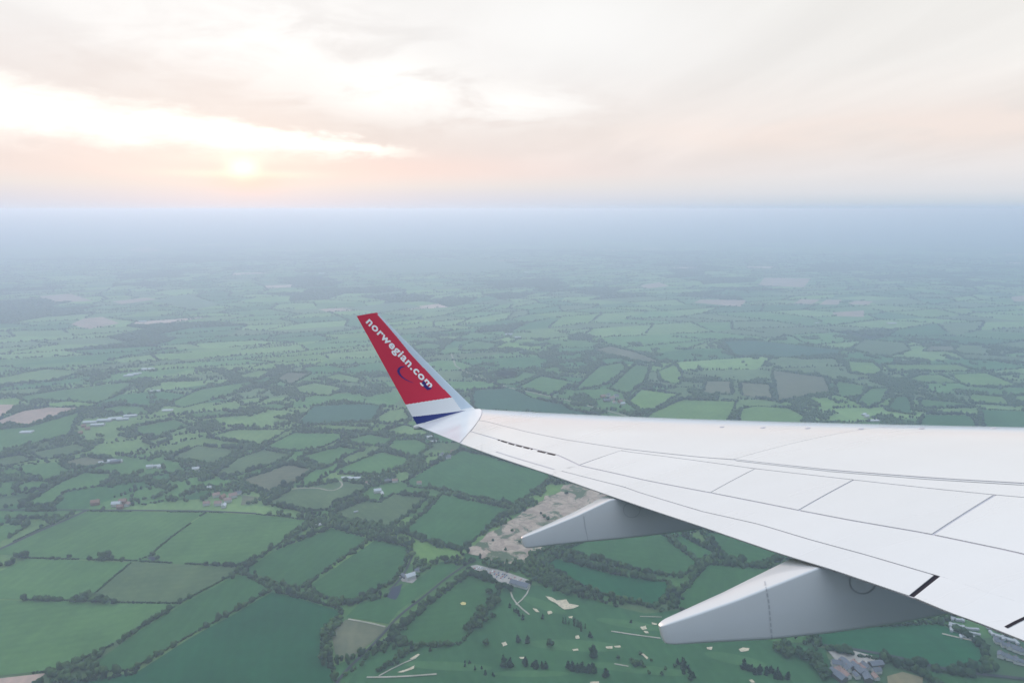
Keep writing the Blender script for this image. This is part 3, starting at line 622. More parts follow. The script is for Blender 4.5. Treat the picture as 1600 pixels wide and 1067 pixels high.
def hedge_mesh(q_, st, seed):
    r = np.random.default_rng(seed); n = len(q_)
    big = value_noise(q_[:, 0], q_[:, 1], 60, 21)
    if st == 't':
        R = 1.7 + r.random(n)*0.7; HT = 1.8 + r.random(n)*1.2
        tr = (big > 0.66) & (r.random(n) < 0.5); R[tr] += 2.2; HT[tr] += 4.5
    else:
        R = 1.9 + r.random(n)**2*2.4; HT = 2.2 + r.random(n)**2*4
        tr = (big > 0.5) & (r.random(n) < 0.45); R[tr] += 2.3 + r.random(tr.sum())*1.5; HT[tr] += 4 + 5*r.random(tr.sum())
    J = r.normal(size=(n, 2))*(0.4 if st == 't' else 1.5)
    P = np.concatenate([q_+J, np.zeros((n, 1))], 1)
    d = np.hypot(q_[:, 0], q_[:, 1]).mean()
    return scatter_blobs(P, R, HT, ICO2 if d < 1900 else ICO1, 10, 0.7, seed)
HEDGES.sort(key=lambda h: np.hypot(h[3][:, 0], h[3][:, 1]).min() - len(h[3]))
SIDEW = dict(near='near', far='far', left='left', right='right')
rest = []
for i, (k, s, st, q_) in enumerate(HEDGES):
    V, Ff = hedge_mesh(q_, st, 100+i)
    if i < 235:
        o = mesh_np('hedge', V, Ff, M_HEDGE)
        kind = 'clipped thin' if st == 't' else 'overgrown'
        lab = '%s hedge on the %s side of %s' % ('thin' if st == 't' else 'overgrown', SIDEW[s], DESC[k])
        if len(lab.split()) > 16: lab = lab.replace(' on the ', ' ', 1).replace('side of the', 'of', 1)
        tag(o, lab, 'hedge', 'hedges round the nearer fields')
    else: rest.append((V, Ff))
# belts and copses in the gaps between the traced fields
gsp = 9.0
hx0, hx1 = -2600, 2600
cand = np.stack(np.meshgrid(np.arange(hx0, hx1, gsp), np.arange(700, 3700, gsp), indexing='ij'), -1).reshape(-1, 2)
cand = cand + RNG.uniform(-.42, .42, cand.shape)*gsp
azp = np.arctan2(cand[:, 0], cand[:, 1]); cand = cand[(np.abs(azp) < math.radians(38))]
cand = cand[inpoly(cand[:, 0], cand[:, 1], HULL)]
NOFILL = [golf, quarry, carpark, drive, pond, G(YARD), G(TAN), G(HAM), G(HAM2), G(VIL1), G(VIL2), G(VIL3), G(VIL4), G(VIL5)]
cand = cand[~in_any(cand[:, 0], cand[:, 1], FPOLY + NOFILL)]
ESEG = [(p[i], p[(i+1) % len(p)]) for p in FPOLY for i in range(len(p))]
rd = np.full(len(cand), 1e9)
for (a, b_, wd) in ROADSEG: rd = np.minimum(rd, segdist(cand[:, 0], cand[:, 1], [(a, b_)]) - wd/2)
cand = cand[rd > 4.5]
ed = segdist(cand[:, 0], cand[:, 1], [(p[i], p[(i+1) % len(p)]) for p in [G(f[3]) for f in FIELDS] for i in range(len(p))])
nz = value_noise(cand[:, 0], cand[:, 1], 85, 31)*0.6 + value_noise(cand[:, 0], cand[:, 1], 30, 32)*0.4
keep = (ed > 3.0) & (((ed < 11) & (nz > 0.36)) | (nz > 0.59))
cand = cand[keep]; 
qb = [(778,822,.6),(850,808,.8),(856,812,.7),(845,803,.5),(800,830,.6),(830,838,.7),(812,848,.5),(770,845,.5),(885,772,.8),(790,860,.6)]
dcam = np.hypot(cand[:, 0], cand[:, 1]); order = np.argsort(dcam); cand = cand[order]; dcam = dcam[order]

# tree kinds
def leafy_crown(seed, R, HT, nleaf, cone=False):
    """bumpy inner mass plus many leaf-sized clumps spread through the crown's volume"""
    r = np.random.default_rng(seed); Vs, Fs = [], []
    nb = 9; 
    for k in range(nb):
        if cone:
            t = k/(nb-1); p = np.array([r.normal()*.15*R, r.normal()*.15*R, HT*(0.12+0.80*t)]); rad = R*(1.0-0.72*t)*0.85; hz = HT*0.13
        else:
            d = r.normal(size=3); d /= np.linalg.norm(d); d[2] *= .75; p = np.array([d[0]*R*.52, d[1]*R*.52, HT*.60 + d[2]*HT*.27]); rad = R*r.uniform(.42, .62); hz = rad*.85
        var, fc = blob_variants(ICO2, 1, 0.6, seed*31+k)
        Vs.append(var[0]*np.array([rad, rad, hz]) + p); Fs.append((fc, len(var[0])))
    V = np.concatenate(Vs); off = 0; FF = []
    for fc, n in Fs: FF.append(fc+off); off += n
    nl = nleaf; d = r.normal(size=(nl, 3)); d /= np.linalg.norm(d, axis=1)[:, None]
    pick = r.integers(0, len(V), nl); c = V[pick] + r.normal(size=(nl, 3))*R*.07
    a = r.normal(size=(nl, 3)); a /= np.linalg.norm(a, axis=1)[:, None]; b_ = np.cross(a, d); b_ /= np.linalg.norm(b_, axis=1)[:, None] + 1e-9
    s = (0.5 + r.random(nl)*.55)[:, None]*R*0.13
    q4 = np.stack([c+a*s, c+b_*s*.8, c-a*s*1.1], 1).reshape(-1, 3)
    FF.append((np.arange(nl*3)+off).reshape(-1, 3))
    return np.concatenate([V, q4]), np.concatenate(FF)
def trunk_mesh(HT, r0, seed):
    r = random.Random(seed); V, Fc = [], []
    hs = [0, .12, .35, .6, .8]; k = 6; px = py = 0
    for i, h in enumerate(hs):
        rad = r0*(1.25 - h*1.2); px += r.uniform(-.1, .1)*r0*2; py += r.uniform(-.1, .1)*r0*2
        V += [(px+rad*math.cos(6.283*j/k), py+rad*math.sin(6.283*j/k), h*HT) for j in range(k)]
    for i in range(len(hs)-1):
        for j in range(k): Fc.append((i*k+j, i*k+(j+1) % k, (i+1)*k+(j+1) % k, (i+1)*k+j))
    for b in range(4):        # limbs
        a = 6.283*b/4 + r.random(); h = HT*(.28+.1*b); L = HT*.22; o0 = len(V)
        for s, rad in ((0, r0*.45), (1, r0*.12)):
            c = Vector((math.cos(a)*L*s, math.sin(a)*L*s, h + L*.8*s))
            for j in range(4): V.append((c.x - math.sin(a)*rad*math.cos(1.571*j), c.y + math.cos(a)*rad*math.cos(1.571*j), c.z + rad*math.sin(1.571*j)))
        for j in range(4): Fc.append((o0+j, o0+(j+1) % 4, o0+4+(j+1) % 4, o0+4+j))
    return V, Fc
PROTO = {}
def proto(kind, k):
    key = (kind, k)
    if key not in PROTO:
        if kind == 'conifer_tree': R, HT, m, cone = 4.6, 12.5, M_CON, True
        elif kind == 'poplar_tree': R, HT, m, cone = 2.2, 14, M_LEAF, True
        elif kind == 'pale_tree': R, HT, m, cone = 6, 11, M_PALE, False
        else: R, HT, m, cone = 5.6, 11, M_LEAF, False
        V, Ff = leafy_crown(900+17*k+len(kind), R, HT, 420, cone)
        o1 = mesh_np('crown', V, Ff, m); tv, tf = trunk_mesh(HT*.8, .35, k); o2 = mesh_np('trunk', tv, tf, M_BARK)
        PROTO[key] = (o1.data, o2.data); bpy.data.objects.remove(o1); bpy.data.objects.remove(o2)
    return PROTO[key]
def tree(kind, x, y, s, label, group=None, sz=None):
    name = 'tree' if kind in ('broad_tree', 'pale_tree') else kind
    t = empty(name, (x, y, -0.3), random.random()*6.28); t.scale = (s, s, s*(sz or random.uniform(.85, 1.15)))
    tag(t, label, 'tree', group)
    cd, td = proto(kind, random.randrange(4))
    for nm, d in (('crown', cd), ('trunk', td)):
        c = bpy.data.objects.new(nm, d); COL.objects.link(c); c.parent = t
    return t
NTREE = 0
def ptree(kind, px, py, s, label, group=None):
    global NTREE; NTREE += 1; x, y = gnd(px, py); return tree(kind, x, y, s, label, group)
# trees one can tell apart
for kind, px, py, s, lab in [
  ('conifer_tree', 926, 1026, 1.55, 'largest dark pine standing alone on the fairway'), ('conifer_tree', 922, 995, .8, 'small dark pine right of the round white bunker'),
  ('conifer_tree', 947, 1056, 1.2, 'dark pine right of the conifer row'), ('conifer_tree', 809, 1002, .95, 'left of two dark pines side by side on the fairway'),
  ('conifer_tree', 824, 1003, .95, 'right of two dark pines side by side on the fairway'), ('broad_tree', 860, 1009, 1.0, 'round green tree alone right of the two pines'),
  ('conifer_tree', 787, 1040, 1.2, 'left big pine of the lower fairway pair'), ('conifer_tree', 797, 1041, 1.25, 'right big pine of the lower fairway pair'),
  ('conifer_tree', 820, 1036, 1.0, 'pine beside the small bunker above the tree group'), ('conifer_tree', 848, 966, .6, 'small dark bush tree below the round bunker'),
  ('conifer_tree', 986, 972, .5, 'tiny dark tree above the long cart path'), ('pale_tree', 646, 868, 1.1, 'pale young tree at the top of the dusty drive'),
  ('pale_tree', 720, 876, 1.0, 'pale tree at the lane end left of the sand pit'), ('broad_tree', 760, 880, 1.1, 'round tree between car park and sand pit'),
  ('broad_tree', 737, 878, 1.0, 'dark tree at the corner of the lane and car park'), ('broad_tree', 782, 806, .9, 'tree on the field edge left of the sand pit'),
  ('broad_tree', 761, 823, .7, 'small bush on the field edge left of the sand pit'), ('broad_tree', 620, 836, .9, 'tree on the hedge above the rectangular field'),
  ('broad_tree', 648, 795, 1.2, 'tree in the gap between the two large fields'), ('broad_tree', 996, 650, 1.9, 'big round dark tree against the wing edge'),
  ('broad_tree', 168, 872, 1.5, 'wide dark tree on the hedge left of the pond'), ('broad_tree', 158, 872, 1.1, 'smaller tree left of the wide dark one by the pond'),
  ('broad_tree', 175, 874, 1.0, 'smaller tree right of the wide dark one by the pond'),
  ('broad_tree', 38, 872, 1.6, 'dark tree at the end of the left meadow hedge'), ('broad_tree', 108, 872, .8, 'small tree midway along the left meadow hedge'),
  ('broad_tree', 38, 938, 1.2, 'leftmost large tree on the lower left hedge'), ('broad_tree', 60, 938, .9, 'second tree on the lower left hedge'), ('broad_tree', 75, 938, .9, 'third tree on the lower left hedge'),
  ('broad_tree', 118, 940, 1.3, 'tree at the left end of the hedge clump'), ('broad_tree', 130, 940, 1.0, 'tree inside the hedge clump left of centre'), ('broad_tree', 150, 941, 1.5, 'biggest tree in the middle of the hedge clump'),
  ('broad_tree', 163, 942, 1.2, 'tree right of the biggest one in the hedge clump'), ('broad_tree', 178, 943, .9, 'tree at the right end of the hedge clump'),
  ('broad_tree', 238, 869, .9, 'tree beside the small meadow pond'), ('broad_tree', 246, 874, .7, 'bush tree right of the small meadow pond'),
  ('broad_tree', 760, 1007, .9, 'tree on the near edge of the driving range'), ('conifer_tree', 643, 1016, .8, 'dark tree below the driving range corner'), ('conifer_tree', 672, 1017, .6, 'small dark tree right of the range corner')]:
    ptree(kind, px, py, s, lab)
for (x0, y0, x1, y1, n, kind, s, lab, grp, jit) in [
  (885, 1044, 932, 1051, 13, 'conifer_tree', .95, 'dark conifer in the dense row above the bottom edge', 'conifers in the row above the bottom edge', 2.5),
  (826, 1040, 852, 1044, 8, 'conifer_tree', .75, 'dark conifer in the low group right of the pines', 'conifers in the low fairway group', 2.5),
  (884, 972, 914, 984, 14, 'poplar_tree', .75, 'slender young poplar in the grove below the big bunker', 'slender poplars on the golf course', 4),
  (785, 920, 738, 986, 30, 'broad_tree', .95, 'dark tree in the thick belt right of the driving range', 'trees in the belt right of the driving range', 7),
  (796, 950, 820, 970, 7, 'conifer_tree', .6, 'dark tree in the short row under the clubhouse', 'trees in the short row under the clubhouse', 3),
  (838, 905, 920, 931, 26, 'broad_tree', .95, 'dark tree in the thick belt beside the clubhouse', 'trees in the belt beside the clubhouse', 5),
  (922, 930, 1048, 954, 20, 'broad_tree', .6, 'tree in the long low belt left of the inboard fairing', 'trees in the low belt left of the fairing', 3),
  (752, 879, 820, 893, 8, 'broad_tree', .6, 'low tree in the row behind the car park', 'trees behind the car park', 2),
  (986, 1034, 1003, 1040, 6, 'broad_tree', .7, 'tree in the small clump beside the short cart path', 'trees in the clump by the cart path', 3),
  (1062, 1036, 1086, 1062, 10, 'conifer_tree', .8, 'dark tree in the slanting group right of the long bunker', 'trees in the slanting fairway group', 4),
  (1212, 1012, 1270, 1030, 24, 'broad_tree', .95, 'tree in the wood under the inboard fairing', 'trees in the wood under the fairing', 8),
  (1160, 1042, 1230, 1062, 22, 'conifer_tree', .75, 'dark tree in the band along the lower fairway', 'trees in the band on the lower fairway', 4),
  (1270, 1030, 1292, 1060, 14, 'broad_tree', 1.1, 'big tree in the belt left of the brown yard', 'trees in the belt left of the yard', 5),
  (645, 1012, 590, 1050, 18, 'broad_tree', .6, 'small green tree in the belt below the driving range', 'small trees below the driving range', 5),
  (650, 960, 540, 1058, 18, 'broad_tree', .6, 'bush tree along the far side of the lower lane', 'trees along the lower lane', 3),
  (515, 984, 505, 1040, 12, 'broad_tree', .95, 'tree in the bushy belt right of the largest dark field', 'trees right of the largest dark field', 4),
  (980, 1030, 1060, 1050, 9, 'broad_tree', .5, 'small tree scattered on the lower fairway', 'small trees on the lower fairway', 14),
  (700, 1030, 770, 1052, 7, 'conifer_tree', .45, 'small dark tree scattered on the bottom left fairway', 'small trees on the bottom left fairway', 10)]:
    for k in range(n):
        t = (k + random.random()*.8)/n
        ptree(kind, x0+(x1-x0)*t + random.gauss(0, jit)*.9, y0+(y1-y0)*t + random.gauss(0, jit)*.45, s*random.uniform(.7, 1.25), lab, grp)
for px, py, s in qb: ptree('broad_tree', px, py, s, 'small bush growing on the bare sand pit', 'bushes on the sand pit')
# nearest belt trees as individuals, the rest as one wood
nind = max(0, 300 - NTREE)
fcen = np.array([np.mean(p, axis=0) for p in FPOLY])
vis = np.array([True]*len(cand))
for k in range(min(nind, len(cand))):
    x, y = cand[k]; dd = [segdist(np.array([x]), np.array([y]), [(p[i], p[(i+1) % len(p)]) for i in range(len(p))])[0] for p in FPOLY]
    j = int(np.argmin(dd)); tree('broad_tree', x, y, random.uniform(.55, 1.0), 'leafy dark tree in the belt beside %s' % DESC[j], 'belt trees beside %s' % DESC[j])
C2 = cand[nind:]; n = len(C2)
rr = RNG.random(n); R = 3.0 + 2.2*rr; HT = 5 + 6*RNG.random(n)
nearm = np.hypot(C2[:, 0], C2[:, 1]) < 2300
parts = []
for msk, base in ((nearm, ICO2), (~nearm, ICO1)):
    P = np.concatenate([C2[msk], np.zeros((msk.sum(), 1))], 1); parts.append(scatter_blobs(P, R[msk], HT[msk], base, 14, 0.75, 55))
def merge(parts):
    off = 0; Vs, Fs = [], []
    for V, Ff in parts: Vs.append(V); Fs.append(Ff+off); off += len(V)
    return np.concatenate(Vs), np.concatenate(Fs)
V, Ff = merge(parts + rest)
o = mesh_np('woodland', V, Ff, M_LEAF); tag(o, 'dark woods and tree belts filling the gaps between the fields', 'woodland', kind='stuff')
# far hedges and woods
pts = []
for a, b_ in FE:
    p = np.array([NX[a], NY[a]]); q_ = np.array([NX[b_], NY[b_]]); L = np.linalg.norm(q_-p); d = np.hypot(*((p+q_)/2))
    if d > 11500: continue
    st = 8 if d < 3500 else (11 if d < 5500 else (16 if d < 8000 else 26)); k = max(2, int(L/st)); pts.append(np.concatenate([p+(q_-p)*np.linspace(0, 1, k)[:, None], np.full((k, 1), st)], 1))
pts = np.concatenate(pts); gn = value_noise(pts[:, 0], pts[:, 1], 130, 41); pts = pts[gn < .80]
pts = pts[~in_any(pts[:, 0], pts[:, 1], FPOLY+NOFILL)]; pts = pts[~in_any(pts[:, 0], pts[:, 1], [G(p) for c, p in FARPOLY])]
n = len(pts); R = pts[:, 2]*.50*(0.7+.7*RNG.random(n)); tr = RNG.random(n) < .35; HT = np.where(tr, 9+5*RNG.random(n), 3.5+3*RNG.random(n))
pts[:, :2] += RNG.normal(size=(n, 2))*3
V1 = scatter_blobs(np.concatenate([pts[:, :2], np.full((n, 1), -0.6)], 1), R, HT, ICO1, 10, .5, 61)
o = mesh_np('far_hedges', V1[0], V1[1], M_HEDGE); tag(o, 'network of dark hedges between the distant fields', 'hedges', kind='stuff')
wp = []
for q4 in woodcells:
    q4 = np.array(q4); d = np.hypot(*q4.mean(0)); 
    if d > 11500: continue
    st = 14 if d < 5000 else 22; k = int(du*dv/(st*st)); uv = RNG.random((k, 2)); a = uv[:, :1]; b_ = uv[:, 1:]
    wp.append(np.concatenate([q4[0]*(1-a)*(1-b_)+q4[1]*a*(1-b_)+q4[2]*a*b_+q4[3]*(1-a)*b_, np.full((k, 1), st)], 1))
wp = np.concatenate(wp); wp = wp[~inpoly(wp[:, 0], wp[:, 1], HULL)]; wp = wp[~in_any(wp[:, 0], wp[:, 1], [G(p) for c, p in FARPOLY])]; n = len(wp)
V1 = scatter_blobs(np.concatenate([wp[:, :2], np.full((n, 1), -0.6)], 1), wp[:, 2]*.62*(.8+.5*RNG.random(n)), 8+7*RNG.random(n), ICO1, 10, .5, 71)
o = mesh_np('far_woods', V1[0], V1[1], M_LEAF); tag(o, 'dark distant woods between the fields', 'woods', kind='stuff')
# ------------------------------------------------------------------ buildings and cars
def flat_mat(name, c, r=0.8, var=0.12, sc_=0.4):
    m, q, b = mat(name, c, r); n = q.noise(q.n('ShaderNodeTexCoord').outputs['Object'], sc_, 4, 0.6)
    q.put(b.inputs['Base Color'], q.mix(n, tuple(x*(1-var) for x in c), tuple(min(1, x*(1+var)) for x in c))); return m
MB = dict(white=flat_mat('white_render', (0.58, 0.57, 0.54)), brick=flat_mat('brick_wall', (0.30, 0.16, 0.11)), grey=flat_mat('grey_cladding', (0.42, 0.43, 0.45)), dark=flat_mat('dark_boards', (0.12, 0.11, 0.10)),
          tile=flat_mat('clay_roof_tiles', (0.30, 0.17, 0.13)), slate=flat_mat('slate_roof', (0.15, 0.16, 0.19)), dull=flat_mat('dull_white_roof', (0.40, 0.41, 0.42), .7), sheet=flat_mat('pale_sheet_roof', (0.52, 0.53, 0.54), .6), pink=flat_mat('pinkish_roof_tiles', (0.33, 0.21, 0.18)))
def house_meshes(w_, d_, h_, rise, eave, wm, rm, chim):
    a, b_ = w_/2, d_/2
    V = [(-a,-b_,0),(a,-b_,0),(a,b_,0),(-a,b_,0),(-a,-b_,h_),(a,-b_,h_),(a,b_,h_),(-a,b_,h_),(-a,0,h_+rise),(a,0,h_+rise)]
    wl = mesh_np('walls', V, [(0,1,5,4),(2,3,7,6),(1,2,6,9,5),(3,0,4,8,7),(3,2,1,0)], wm)
    e = eave; t = .3; dz = rise/b_*e
    R = [(-a-e,-b_-e,h_-dz+.05),(a+e,-b_-e,h_-dz+.05),(a+e,0,h_+rise+.05),(-a-e,0,h_+rise+.05),(a+e,b_+e,h_-dz+.05),(-a-e,b_+e,h_-dz+.05)]
    V = R + [(x, y, z+t) for x, y, z in R]
    rf = mesh_np('roof', V, [(0,1,2,3),(3,2,4,5),(9,8,7,6),(11,10,8,9),(0,6,7,1),(5,4,10,11),(1,7,8,2),(2,8,10,4),(3,9,6,0),(5,11,9,3)], rm)
    out = [(wl, None), (rf, None)]
    if chim:
        c = a*.6; V = [(c+dx*.5, dy*.5, z) for z in (h_+rise*.6, h_+rise+1.5) for dx, dy in ((-1,-1),(1,-1),(1,1),(-1,1))]
        out.append((mesh_np('chimney', V, [(0,1,5,4),(1,2,6,5),(2,3,7,6),(3,0,4,7),(4,5,6,7)], MB['brick']), 1))
    data = [(o.name.split('.')[0], o.data, p) for o, p in out]
    for o, p in out: bpy.data.objects.remove(o)
    return data
HK = dict(brick_house=(13, 9, 5.2, 3.6, .5, 'brick', 'tile', 1), slate_house=(13, 9, 5.2, 3.4, .5, 'white', 'slate', 1), pink_house=(13, 9, 5.0, 3.4, .5, 'white', 'pink', 1),
          shed=(38, 15, 5, 2.2, .4, 'grey', 'sheet', 0), barn=(24, 12, 5.5, 3.2, .5, 'dark', 'slate', 0), mobile_home=(12.5, 4.6, 2.8, .8, .2, 'grey', 'dull', 0), white_house=(15, 10, 5.5, 3.2, .5, 'white', 'sheet', 1),
          clubhouse=(34, 13, 5, 3.6, .8, 'white', 'slate', 0), warehouse=(80, 40, 10, 2.5, .5, 'white', 'sheet', 0))
HM = {k: house_meshes(v[0], v[1], v[2], v[3], v[4], MB[v[5]], MB[v[6]], v[7]) for k, v in HK.items()}
HN = dict(brick_house='house', slate_house='house', pink_house='house', white_house='house', clubhouse='clubhouse')
def building(kind, px, py, rz, label, s=1.0, group=None):
    x, y = gnd(px, py); t = empty(HN.get(kind, kind), (x, y, 0.3), math.radians(rz)); t.scale = (s, s, s)
    tag(t, label, HN.get(kind, kind).replace('_', ' '), group); rf = None
    for nm, d, p in HM[kind]:
        c = bpy.data.objects.new(nm, d); COL.objects.link(c); c.parent = rf if p else t
        if nm == 'roof': rf = c
    return t
for kind, px, py, rz, s, lab in [
 ('clubhouse', 812, 915, -28, 1.0, 'long clubhouse with a grey roof beside the car park'), ('white_house', 641, 903, 35, 1.15, 'white house on the pale forecourt above the pond'), ('barn', 631, 901, 125, .55, 'small dark outbuilding left of the pond house'),
 ('slate_house', 652, 893, 35, .8, 'slate roofed cottage behind the pond house'), ('shed', 494, 822, 40, .55, 'low shed hidden in the trees at the lane bend'),
 ('mobile_home', 556, 800, 30, .8, 'white caravan standing alone in the sheep field'), ('white_house', 590, 769, 20, 1.1, 'bright white farmhouse inside the tree belt'), ('shed', 597, 771, 110, .45, 'pale shed right of the white farmhouse'),
 ('shed', 585, 746, 10, .6, 'pale sheet roofed shed at the far end of the farm yard'), ('barn', 604, 753, 20, .9, 'dark barn at the lane crossing'), ('pink_house', 617, 753, 15, 1.0, 'pink roofed house right of the dark barn'), ('pink_house', 575, 756, 20, .9, 'pink roofed house left of the lane crossing'),
 ('pink_house', 655, 756, 10, .9, 'lone pink roofed house on the edge of the large green field'), ('shed', 555, 748, 5, .7, 'middle shed of the farm yard row'), ('shed', 541, 747, 5, .6, 'left shed of the farm yard row'),
 ('white_house', 671, 685, 20, 1.0, 'white house just below the winglet foot'), ('shed', 677, 690, 10, .5, 'white shed right of the house below the winglet foot'), ('slate_house', 700, 716, 25, 1.1, 'slate roofed house by the wing trailing edge'), ('slate_house', 690, 712, 70, 1.0, 'second slate roofed house by the wing trailing edge'), ('brick_house', 708, 708, 20, 1.0, 'brick house half behind the wing trailing edge'),
 ('warehouse', 42, 676, 10, .42, 'bright white barn alone in the green field right of the pink one'), ('shed', 141, 661, 8, 1.0, 'leftmost long white shed of the hamlet'), ('shed', 153, 665, 8, 1.0, 'long white shed lying lowest in the hamlet'), ('shed', 164, 658, 8, 1.1, 'long white shed in the middle of the hamlet'),
 ('shed', 180, 655, 15, 1.0, 'long white shed right of the middle one'), ('shed', 192, 656, 15, .9, 'second white shed from the right of the hamlet'), ('shed', 204, 651, 15, 1.0, 'rightmost long white shed of the hamlet'), ('brick_house', 131, 667, 40, 1.0, 'brick house at the left end of the hamlet'), ('brick_house', 125, 678, 60, 1.0, 'brick house at the near left corner of the hamlet'), ('brick_house', 137, 671, 20, 1.0, 'brick house below the leftmost white shed'),
 ('brick_house', 149, 788, 20, 1.3, 'brick house alone at the left of the straight road'), ('white_house', 182, 790, 10, 1.2, 'white house beside the straight road'), ('brick_house', 192, 786, 15, 1.2, 'brick house right of the white roadside one'), ('pink_house', 199, 790, 100, 1.0, 'pink roofed house at the right end of the roadside row'), ('brick_house', 188, 794, 10, 1.0, 'brick house closest to the straight road'),
 ('pink_house', 323, 789, 15, 1.1, 'pink roofed house at the left end of the village'), ('pink_house', 338, 776, 30, 1.2, 'pink roofed house at the back left of the village'), ('pink_house', 341, 789, 10, 1.2, 'pink roofed house at the front of the village'), ('white_house', 350, 792, 100, .9, 'white house at the front of the village'), ('pink_house', 356, 784, 20, 1.2, 'pink roofed house in the middle of the village'),
 ('pink_house', 364, 777, 30, 1.3, 'large pink roofed house at the back of the village'), ('slate_house', 372, 773, 30, 1.1, 'slate roofed house at the right end of the village'), ('brick_house', 348, 778, 70, 1.0, 'brick house between the pink roofs of the village'), ('white_house', 328, 763, 15, .8, 'single white house in the wood above the village'),
 ('shed', 163, 723, 10, .7, 'left white farm shed beside the brown field'), ('shed', 172, 721, 10, .8, 'middle white farm shed beside the brown field'), ('barn', 181, 723, 20, 1.0, 'dark barn right of the white farm sheds'), ('white_house', 187, 722, 10, .9, 'white house at the right of the farm sheds'),
 ('white_house', 234, 731, 15, 1.0, 'left white house of the hill group'), ('shed', 241, 729, 15, .7, 'white shed in the middle of the hill group'), ('white_house', 250, 731, 50, .9, 'right white house of the hill group'), ('white_house', 306, 735, 20, 1.1, 'white house above the tree belt'), ('slate_house', 313, 738, 60, .9, 'slate roofed house beside the white one above the belt'),
 ('warehouse', 262, 642, 10, .4, 'white farm building right of the hamlet wood'), ('shed', 243, 612, 10, .9, 'white shed in the long field'), ('shed', 201, 588, 10, .9, 'left white shed of the far left farm'), ('shed', 208, 586, 20, 1.0, 'middle white shed of the far left farm'), ('warehouse', 215, 584, 20, .35, 'largest white shed of the far left farm'), ('warehouse', 231, 578, 5, .6, 'long white building above the far left farm'),
 ('brick_house', 942, 621, 20, 1.2, 'leftmost house of the farm cluster over the wing'), ('slate_house', 950, 619, 50, 1.2, 'slate roofed house at the back of the farm cluster'), ('pink_house', 956, 624, 20, 1.3, 'pink roofed house in the middle of the farm cluster'), ('slate_house', 963, 620, 15, 1.2, 'slate roofed house at the back right of the farm cluster'), ('brick_house', 969, 629, 40, 1.2, 'brick house at the right of the farm cluster'), ('pink_house', 960, 630, 100, 1.1, 'pink roofed house at the front of the farm cluster'), ('barn', 948, 627, 15, 1.0, 'dark barn at the front left of the farm cluster'), ('white_house', 973, 632, 15, 1.0, 'white house at the near right of the farm cluster'),
 ('warehouse', 1366, 658, 5, .36, 'white farm building touching the wing edge'), ('white_house', 1354, 652, 20, 1.0, 'white house left of the farm at the wing edge'), ('shed', 1350, 648, 40, .6, 'small shed behind the farm at the wing edge'),
 ('warehouse', 503, 428, 10, .8, 'bright white far building above the winglet tip'), ('warehouse', 223, 503, 5, .5, 'bright white far building at the left'), ('warehouse', 823, 426, 5, .7, 'small white far building over the wing tip'), ('warehouse', 1277, 505, 5, .32, 'bright white far building below the pink fields'), ('warehouse', 1393, 506, 2, .6, 'long pale far building at the right'),
 ('warehouse', 478, 427, 5, .5, 'smaller white far building left of the bright one'), ('shed', 795, 523, 10, 1.0, 'white far shed left of the flat field'), ('shed', 808, 528, 10, 1.0, 'white far shed under the flat field')]:
    building(kind, px, py, rz, lab, s)
hp = np.array(HAM); k = 0
for (ax, ay, bx, by, n_) in [(1480,976,1527,985,6), (1482,983,1530,993,6), (1500,995,1531,1000,5), (1540,978,1570,990,6), (1545,990,1590,1006,7), (1552,1002,1600,1022,7), (1560,1024,1598,1038,5), (1486,968,1508,970,4)]:
    for j in range(n_):
        t = (j+.5)/n_; building('mobile_home' if by < 1015 else 'slate_house', ax+(bx-ax)*t+random.gauss(0, .8), ay+(by-ay)*t+random.gauss(0, .8), -25+random.gauss(0, 12)+(90 if j % 3 == 0 else 0),
          'white mobile home in the park behind the wing edge' if by < 1015 else 'slate roofed house at the right edge below the mobile homes', random.uniform(.75, 1.0), 'mobile homes in the park' if by < 1015 else 'slate roofed houses at the right edge')
for j in range(15):
    x = 1308 + (j % 5)*15 + random.gauss(0, 2); y = 1040 + (j//5)*9 + random.gauss(0, 1.5)
    building(('slate_house', 'barn', 'pink_house')[j % 3], x, y, random.choice((10, 100))+random.gauss(0, 8), ('slate roofed house in the yard village', 'dark barn in the yard village', 'pink roofed house in the yard village')[j % 3], random.uniform(.8, 1.1), ('slate houses of the yard village', 'dark barns of the yard village', 'pink houses of the yard village')[j % 3])
# cars in the car park and the yard
def car_mesh(m):
    V = []; Fc = []
    prof = [(-2.1,.35),(-2.15,.8),(-1.5,.95),(-1.0,1.42),(.6,1.45),(1.2,1.0),(2.1,.82),(2.15,.35)]
    for s in (-.85, .85): V += [(x, s*(1 if z < 1.1 else .82), z) for x, z in prof]
    n_ = len(prof)
    for i in range(n_): Fc.append((i, (i+1) % n_, n_+(i+1) % n_, n_+i))
    Fc += [tuple(range(n_))[::-1], tuple(range(n_, 2*n_))]
    return mesh_np('body', V, Fc, m)
CARM = [mat('car_paint_'+n_, c, .3, spec=.5, coat=.6)[0] for n_, c in (('white', (.75,.75,.75)), ('silver', (.45,.46,.48)), ('red', (.35,.03,.03)), ('blue', (.04,.08,.25)), ('black', (.02,.02,.022)))]
TYRE = mat('tyre_rubber', (.02,.02,.02), .9)[0]
CB = []
for m in CARM: o = car_mesh(m); CB.append(o.data); bpy.data.objects.remove(o)
V, Fc = [], []
for k in range(10): V += [(.34*math.cos(k*.628), -.1, .34*math.sin(k*.628)), (.34*math.cos(k*.628), .1, .34*math.sin(k*.628))]
for k in range(10): Fc.append((2*k, (2*k+2) % 20, (2*k+3) % 20, 2*k+1))
Fc += [tuple(range(0, 20, 2))[::-1], tuple(range(1, 20, 2))]
o = mesh_np('wheel', V, Fc, TYRE); WH = o.data; bpy.data.objects.remove(o)
CN = ('white', 'silver', 'red', 'blue', 'black')
